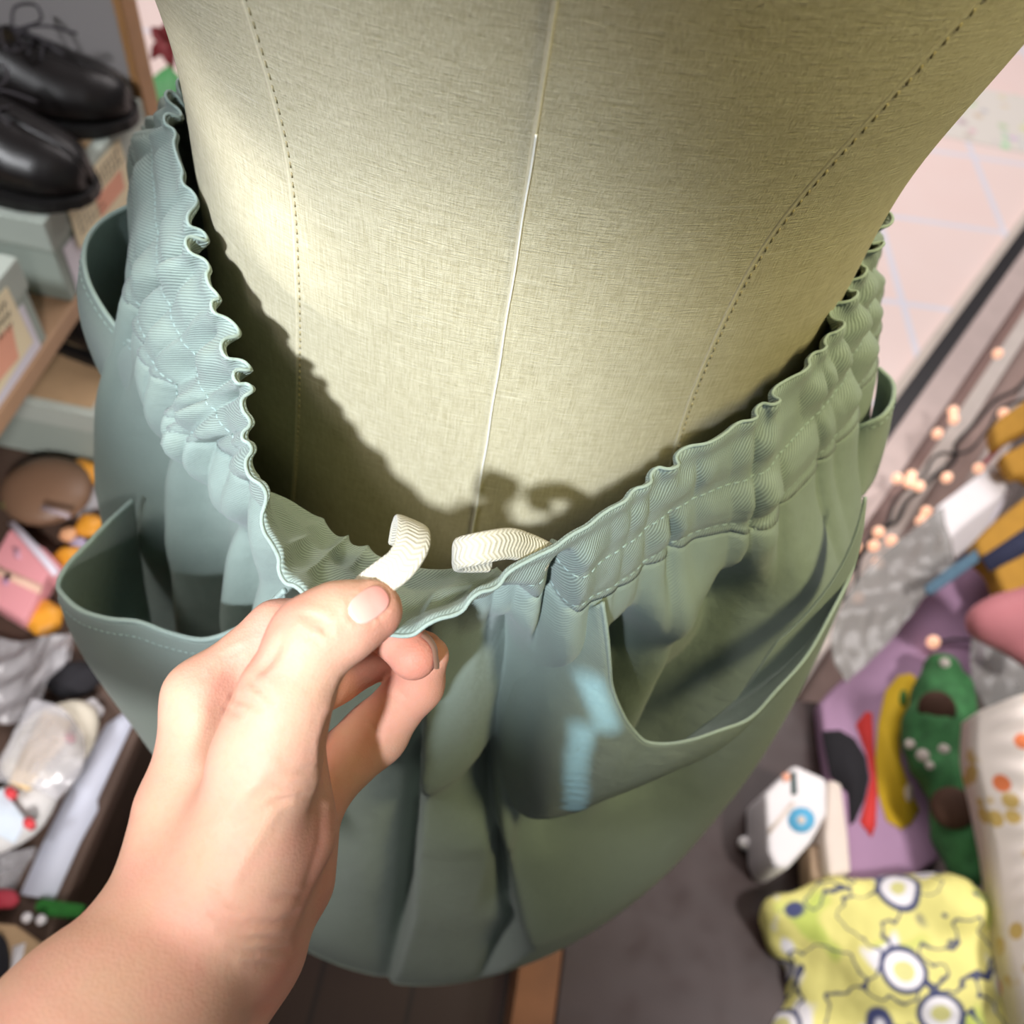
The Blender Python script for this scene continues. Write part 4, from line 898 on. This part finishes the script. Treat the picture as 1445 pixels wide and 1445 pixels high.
# floral cloth bag
def floral_mat():
    t = NT('floral_cloth'); o = t.obj(); v = t.n('ShaderNodeTexVoronoi'); v.inputs['Scale'].default_value = 40; t.l(o, v.inputs['Vector']); d = v.outputs['Distance']
    v2 = t.n('ShaderNodeTexVoronoi'); v2.inputs['Scale'].default_value = 14; t.l(o, v2.inputs['Vector']); sel = t.ramp(t.noise(o, 8, 1), .42, .48)
    c = t.mix(t.math('MULTIPLY', t.ramp(d, .40, .33), sel), (.80, .72, .66, 1), (.60, .42, .13, 1)); c = t.mix(t.ramp(v2.outputs['Distance'], .15, .12), c, (.75, .20, .07, 1))
    c = t.mix(t.ramp(v2.outputs['Distance'], .93, .98), c, (.66, .36, .62, 1))
    t.set(Base_Color=c, Roughness=.8); return t.m
P = []
A = crv(np.array([W(*q) for q in [(1380,1004,1.00),(1378,1060,.995),(1392,1130,.985),(1406,1200,.975),(1418,1290,.94),(1434,1370,.90),(1458,1470,.87)]]), 90)
B = crv(np.array([W(*q) for q in [(1500,972,.97),(1520,1060,.96),(1520,1130,.95),(1520,1200,.94),(1520,1290,.90),(1530,1370,.87),(1540,1470,.84)]]), 90)
for i in range(90):
    k = np.linspace(0, 1, 40)[:, None]; q = A[i]*(1-k) + B[i]*k; q[:, 2] += .02*np.sin(np.pi*np.clip(k[:, 0]*1.4, 0, 1)) + .0035*np.sin(i*.95 + 2*np.sin(k[:, 0]*3 + i*.1))*sm(.05, .3, k[:, 0]); P.append(q)
P = np.array(P); n_ = P.shape[1]; Pb = P.copy()[:, ::-1]; Pb[:, :, 2] -= .035; full = np.concatenate([P, Pb], 1); V, Fc = grid(full, closed_u=True); k = full.shape[1]; Fc += [tuple(range(k))[::-1], tuple(range(len(V)-k, len(V)))]
fb = link('floral_bag', fixn(mesh('floral_bag', V, Fc)), floral_mat()); tag(fb, 'cream crinkled cloth bag with small yellow flowers at the right edge', 'bag')

# ---- left: low display tray with small goods
tray = empty('display_tray', (-.7, .25, 0), 'low dark wooden display counter under the small packaged goods', 'counter')
TD = .965; TX = PZ(195, 1000, TD)[0] + .012
b = MB(); b.box(((TX-1.04)/2, .34, H - TD - .012), (TX + 1.04, 1.18, .024)); b.build('top', plain('tray_wood', (.085, .052, .038, 1), .6, .25, 15), tray, False, .003)
b = MB(); b.box(((TX-1.04)/2, .34, (H - TD - .024)/2), (TX + .98, 1.12, H - TD - .024)); b.build('body', M['dark_wood'], tray, False)
td = TD - .001
slab('paper_sheet', [(178,1004),(188,1018),(158,1082),(137,1128),(138,1142),(112,1190),(76,1270),(28,1262),(60,1190),(110,1090),(150,1022)], td - .003, .002, plain('pale_paper', (.60, .62, .72, 1), .6, .03), None, 0, 'pale lavender paper sheet along the counter edge', 'paper')
M['pink_pack'] = plain('pink_pack', (.82, .35, .38, 1), .5, .08, 12)
pp = slab('gift_pack', [(-24,812),(14,744),(64,774),(88,800),(66,810),(40,868),(30,874),(-30,838)], td - .035, .032, M['pink_pack'], None, .003, 'flat pink packet in a clear sleeve on the counter', 'packet')
sheet('stripe', [(-26,788),(60,826),(56,838),(-30,800)], td - .035, plain('peach_stripe', (.86, .55, .42, 1), .5), pp, .001, .001, 'peach stripe')
sheet('sleeve_edge', [(10,738),(20,736),(52,768),(84,806),(76,814),(40,772)], td - .035, plain('sleeve_film', (.78, .72, .82, 1), .3), pp, .002, .001, 'shiny clear sleeve edge')
sheet('lettering', [(8,808),(16,811),(10,826),(2,822)], td - .035, plain('mauve_print', (.50, .28, .42, 1), .6), pp, .001, .001)
sheet('lettering', [(18,770),(28,775),(30,790),(20,786)], td - .035, plain('mauve_print_pale', (.62, .33, .42, 1), .6), pp, .001, .001)
M['orange'] = plain('orange_candy', (.78, .34, .035, 1), .4, .25, 40)
M['peach'] = plain('peach_shell', (.72, .38, .20, 1), .4, .1, 40)
def lump(name, px, py, d, r, mat, label, cat, group=None, s=(1, 1, .6), nz=.1, rot=0.):
    c = PZ(px, py, d); rr_ = r*np.linalg.norm(c - UP)/F*.97; m = MB(); g = rng.uniform(0, 6, 3); ca, sa = math.cos(rot), math.sin(rot)
    m.ell(c, (rr_*s[0], rr_*s[1], rr_*s[2]), [(ca, sa, 0), (-sa, ca, 0), (0, 0, 1)], 24, 16, fn=lambda q: 1 + nz*math.sin(4*q[0] + g[0])*math.sin(5*q[1] + g[1])); return tag(m.build(name, mat), label, cat, group)
og = 'orange wrapped sweets on the counter'
lump('wrapped_sweet', 62, 872, td-.012, 24, M['orange'], 'orange wrapped sweet just below the pink packet', 'sweet', og); lump('wrapped_sweet', 117, 668, td-.02, 22, M['orange'], 'orange wrapped sweet above the round brown purse', 'sweet', og)
lump('wrapped_sweet', 126, 742, td-.012, 17, M['orange'], 'orange wrapped sweet by the pocket edge', 'sweet', og); lump('wrapped_sweet', 96, 790, td-.012, 20, M['orange'], 'orange wrapped sweet beside the clear sleeve of the pink packet', 'sweet', og)
lump('bead', 96, 754, td-.012, 11, M['peach'], 'round peach bead between the purse and pink packet', 'bead'); lump('cord_lock', 110, 768, td-.008, 11, plain('lavender_bead', (.42, .36, .50, 1), .5), 'small lavender bead beside the orange sweets', 'bead')
br = lump('round_purse', 66, 692, td-.03, 56, plain('brown_leather', (.20, .115, .07, 1), .45, .12, 20), 'round brown leather purse on the counter', 'purse', None, (1, .95, .38), .02)
sheet('painted_highlight', [(60,712),(100,725),(97,732),(57,719)], td-.062, plain('painted_glint', (.42, .34, .36, 1), .4), br, .0, .001, 'painted pale highlight on the purse')  # lamp reflection on the leather, put on as a pale coloured strip
crumple('plastic_bag', [[(118,655,1.13),(150,690,1.13),(150,715,1.12),(150,740,1.11)],[(112,690,1.12),(125,700,1.115),(130,725,1.11),(140,750,1.10)],[(105,720,1.105),(115,740,1.10),(122,760,1.095),(130,775,1.09)]], M['plastic_clear'], 'clear wrapper beside the round brown purse', 'wrapper', .008, 80, None, 8, 24)
M['brass'] = plain('brass', (.62, .60, .22, 1), .25, .05, 40, metallic=.7)
for k, (x, y) in enumerate(((12,684),(12,702),(12,712))): lump('bell', x, y, td-.03, 8, M['brass'], ['topmost tiny brass bell at the left edge', 'middle tiny brass bell at the left edge', 'lowest tiny brass bell at the left edge'][k], 'bell', 'brass bells', (1, 1, 1), 0)
crumple('plastic_bag', [[(-40,880,1.01),(20,905,.99),(70,898,.975),(102,892,.965)],[(-40,950,.98),(20,950,.965),(60,940,.96),(96,925,.96)],[(-40,1010,.94),(10,1020,.93),(50,1000,.935),(74,960,.945)]], M['plastic_clear'], 'clear crinkled plastic bag above the cream pads', 'plastic bag', .014, 60)
crumple('plastic_bag', [[(62,920,1.0),(85,905,1.0),(105,895,1.0)],[(60,950,.99),(80,930,.985),(104,912,.985)],[(68,960,.975),(84,945,.975),(100,930,.975)]], M['plastic_clear'], 'folded corner of clear film beside the pocket', 'film', .006, 90, None, 5, 20)
lump('coin_purse', 108, 958, td-.016, 34, M['black_felt'], 'small black pouch between the plastic bag and the pocket', 'pouch', None, (1, .7, .5), .1, .5)
lump('paper_ball', 128, 1004, td-.012, 15, M['white_card'], 'small white paper ball next to the cream pad', 'paper ball', None, (1, 1, .8), .15)
M['pad'] = plain('cream_pad', (.70, .64, .52, 1), .8, .06, 30); M['padw'] = plain('white_pad', (.74, .72, .70, 1), .8, .04, 30); M['dot_red'] = plain('dot_red', (.72, .06, .07, 1), .6)
p1 = lump('cushion_pad', 72, 1050, td-.028, 58, M['pad'], 'rounded cream pad with one red dot in a clear bag', 'pad', 'cushion pads', (.8, 1.1, .45), .03, -.45)
slab('insert_card', [(62,1002),(100,1018),(92,1050),(66,1078),(40,1116),(12,1104),(30,1060)], td-.056, .004, plain('sand_card', (.74, .54, .28, 1), .6, .1, 30), p1, .001)
dd_ = PZ(97, 1040, td-.062)
for nm, x, y, r_, par in (('dot', 98, 1040, 7, p1),):
    sheet(nm, disc((x, y), r_), td-.064, M['dot_red'], par, 0, .006, 'red dot')
p2 = lump('cushion_pad', 20, 1148, td-.028, 47, M['padw'], 'rounded white pad with two red dots at the left edge', 'pad', 'cushion pads', (.8, 1.15, .45), .03, -.5)
for x, y in ((14,1118),(40,1161)): sheet('dot', disc((x, y), 8), td-.060, M['dot_red'], p2, 0, .008, 'red dot')
slab('insert_card', [(-20,1120),(4,1112),(38,1160),(20,1190),(-20,1170)], td-.055, .003, plain('pale_blue_card', (.66, .74, .82, 1), .5), p2, .001)
crumple('plastic_bag', [[(46,985,.905),(90,1000,.90),(120,1040,.895)],[(15,1040,.875),(80,1050,.865),(118,1085,.865)],[(-20,1100,.845),(40,1110,.84),(80,1130,.845)]], M['plastic_clear'], 'clear bag film over the cream pad', 'plastic bag', .006, 70, None, 15, 30)
crumple('plastic_bag', [[(-20,1180,.87),(20,1200,.87),(52,1195,.88)],[(-20,1225,.86),(15,1230,.86),(36,1240,.87)],[(-20,1262,.85),(10,1262,.85),(22,1262,.86)]], M['plastic_clear'], 'clear bag film below the white pad', 'plastic bag', .008, 80, None, 16, 24)
lump('red_ribbon', 2, 1268, td-.01, 16, plain('ribbon_red', (.38, .03, .05, 1), .6), 'bit of dark red ribbon at the left edge', 'ribbon', None, (1.3, .7, .5))
slab('turf_strip', [(50,1272),(62,1268),(120,1276),(112,1294),(66,1292),(48,1284)], td-.01, .01, plain('turf_green', (.02, .14, .02, 1), .9, .5, 200, bump=.8), None, .002, 'strip of bright green artificial turf at the counter corner', 'turf strip')
kb = slab('kraft_bag', [(-40,1300),(20,1304),(58,1332),(44,1372),(10,1440),(-40,1500)], td-.03, .03, M['kraft'], None, .003, 'kraft paper bag beside the forearm', 'bag'); sheet('window', [(18,1336),(36,1330),(28,1372),(12,1412)], td-.03, M['white_card'], kb, .001, .001, 'white strip'); 
slab('round_tin', disc((-14,1362), 26, 28, 1, 1.9, .1), td-.036, .006, M['black_felt'], None, .001, 'black round tin on the kraft bag', 'tin')
for k, (x, y) in enumerate(((38,1295),(58,1298))): lump('glass_bead', x, y, td-.018, 6, M['white_card'], ['left one of two white beads by the green turf strip', 'right one of two white beads by the green turf strip'][k], 'bead', 'white beads', (1, 1, 1), 0)

# ---- behind the form: plant outside
pl = empty('potted_plant', (-.55, 1.62, 0), 'potted plant with broad green leaf and dark red flower outside the shop', 'plant')
b = MB(); rows = np.array([[(-.55 + r_*math.cos(a), 1.62 + r_*math.sin(a), z) for a in np.linspace(0, 2*np.pi, 28, endpoint=False)] for r_, z in [(.07, .005), (.10, .2), (.105, .22), (.09, .22), (.085, .19)]]); V, Fc = grid(rows, closed_u=True); b.add(V, Fc + [tuple(range(28))[::-1], tuple(range(112, 140))]); b.build('pot', plain('white_pot', (.6, .55, .5, 1), .5), pl)
M['leaf'] = plain('leaf_green', (.03, .23, .05, 1), .45, .25, 14); M['petal'] = plain('petal_red', (.20, .015, .02, 1), .6, .3, 30)
def leaf(base, tip, wd, up, name='leaf', mat='leaf', parent=pl):
    base, tip = np.array(base, float), np.array(tip, float); ax = tip - base; L = np.linalg.norm(ax); ax /= L; sd = np.cross(ax, up); sd /= np.linalg.norm(sd); nn = np.cross(sd, ax); rows = []
    for t in np.linspace(0, 1, 22):
        w_ = wd*math.sin(math.pi*min(1, t**.8))**.9*(1 - .25*t); rows.append([base + ax*L*t + nn*(.12*L*math.sin(math.pi*t)) + sd*w_*s + nn*abs(s)*w_*.25 for s in np.linspace(-1, 1, 9)])
    V, Fc = grid(np.array(rows)); o = link(name, fixn(mesh(name, V, Fc)), M[mat], parent); md = o.modifiers.new('thick', 'SOLIDIFY'); md.thickness = .0012
l0 = W(238, 205, 1.5); l1 = W(238, 92, 1.52); leaf(l0, l1, .045, -ray(238, 150))
leaf(W(236, 255, 1.5), W(240, 175, 1.48), .035, -ray(238, 200)); leaf(W(250, 230, 1.5), W(300, 150, 1.5), .04, -ray(260, 200)); leaf((-.55, 1.62, .25), (-.35, 1.75, .5), .05, (0, 0, 1)); leaf((-.55, 1.62, .25), (-.6, 1.85, .5), .05, (0, 0, 1))
for k in range(5):
    c = W(236, 62, 1.55); a = k*2*math.pi/5; leaf(c, c + .035*(math.cos(a)*X_ + 1.4*math.sin(a)*Y_) , .014, Z_, 'petal', 'petal')
m = MB(); 
for q in (W(238,205,1.5), W(236,255,1.5), W(250,230,1.5), W(236,62,1.55)): m.tube(crv([(-.55, 1.62, .18), (np.array([-.55, 1.62, .2])*.5 + q*.5) + [0, 0, .03], q], 20), .004, 6)
m.build('stem', M['leaf'], pl, weld=False)
# ================================================================ camera and light
cd = bpy.data.cameras.new('camera'); cam_o = bpy.data.objects.new('camera', cd); COL.objects.link(cam_o)
cd.sensor_width = 36; cd.lens = F/1445*36; cd.clip_start = .01; cd.clip_end = 60
cam_o.matrix_world = Matrix([list(R[0]) + [0], list(R[1]) + [0], list(R[2]) + [H], [0, 0, 0, 1]])
cd.dof.use_dof = True; cd.dof.focus_distance = .255; cd.dof.aperture_fstop = 11.0
scn.camera = cam_o
w = bpy.data.worlds.new('world'); scn.world = w; w.use_nodes = True
w.node_tree.nodes['Background'].inputs[0].default_value = (.93, .96, 1.0, 1); w.node_tree.nodes['Background'].inputs[1].default_value = .115
def area(name, loc, tgt, size, power, col, spread=180):
    l = bpy.data.lights.new(name, 'AREA'); l.energy = power; l.color = col; l.size = size; l.spread = math.radians(spread)
    o = bpy.data.objects.new(name, l); COL.objects.link(o); o.location = loc; o.rotation_euler = (Vector(tgt) - Vector(loc)).to_track_quat('-Z', 'Y').to_euler(); return o
def spot(name, loc, tgt, power, col, ang, blend, rad):
    l = bpy.data.lights.new(name, 'SPOT'); l.energy = power; l.color = col; l.spot_size = math.radians(ang); l.spot_blend = blend; l.shadow_soft_size = rad
    o = bpy.data.objects.new(name, l); COL.objects.link(o); o.location = loc; o.rotation_euler = (Vector(tgt) - Vector(loc)).to_track_quat('-Z', 'Y').to_euler(); return o
KD = np.array([.17, 1.0, -.92]); KD /= np.linalg.norm(KD); KT = W(465, 575, .30)
spot('daylight_and_fill', KT - KD*1.7, KT, 250, (.82, .89, 1.0), 8.3, .5, .045)
GD_ = np.array([-.30, 1.0, -.62]); GD_ /= np.linalg.norm(GD_)
bpy.context.view_layer.update(); dg_ = bpy.context.evaluated_depsgraph_get()
for (x, y) in [(830 + 3.6*k, 956 + 9*k) for k in range(9)] + [(822 - .9*k - (3 if 3 < k < 9 else 0), 1026 + 9.5*k) for k in range(13)]:
    ok, q, *_ = scn.ray_cast(dg_, Vector((0, 0, H)), Vector(ray(x, y))); q = np.array(q)
    spot('added_patch_spot', q - GD_*.8, q, 13, (.45, .74, 1.0), 1.0, 1.0, .001)  # added narrow spots that lay pale blue light patches on the right pocket
spot('ceiling_and_fill_spot', (.42, .0, 1.80), (.20, .29, 1.20), 33, (1.0, .90, .47), 50, 1.0, .09)
q = W(40, 1430, .20); spot('ceiling_and_fill_spot', (-.62, -.25, 2.2), q, 50, (1.0, .94, .91), 24, 1.0, .14)
for (x, y, e_) in ((330, 90, 26), (362, 260, 34), (372, 400, 24)): spot('daylight_and_fill', (-.52, -.80, 1.24), W(x, y, .27), e_*1.0, (.95, .96, 1.0), 2.6, .9, .012)  # added narrow fill spots, whitening the left side of the torso
spot('ceiling_and_fill_spot', (1.2, -.25, 2.3), (.74, .52, .1), 165, (1.0, .95, .93), 36, .7, .12)  # fill spot added to brighten the goods on the platform
spot('ceiling_and_fill_spot', (-.92, -.42, 2.1), (-.54, .60, .50), 120, (.95, .97, 1.0), 32, .6, .12)  # added fill for the shoes and boxes on the left shelf
spot('ceiling_and_fill_spot', (.32, -.95, 1.65), (-.58, .46, .25), 150, (1.0, .96, .95), 19, .7, .10)  # low fill added from the camera side, for the goods on the counter
area('outdoor_daylight', (.9, 2.6, 2.6), (.9, 2.2, 0), 2.0, 55, (1.0, .93, .92))
area('outdoor_daylight', (-1.0, 2.6, 2.6), (-1.0, 2.2, 0), 2.0, 50, (1.0, .93, .92))
scn.view_settings.view_transform = 'Standard'; scn.view_settings.look = 'None'; scn.view_settings.exposure = .14; scn.view_settings.gamma = 1
scn.view_settings.use_curve_mapping = False
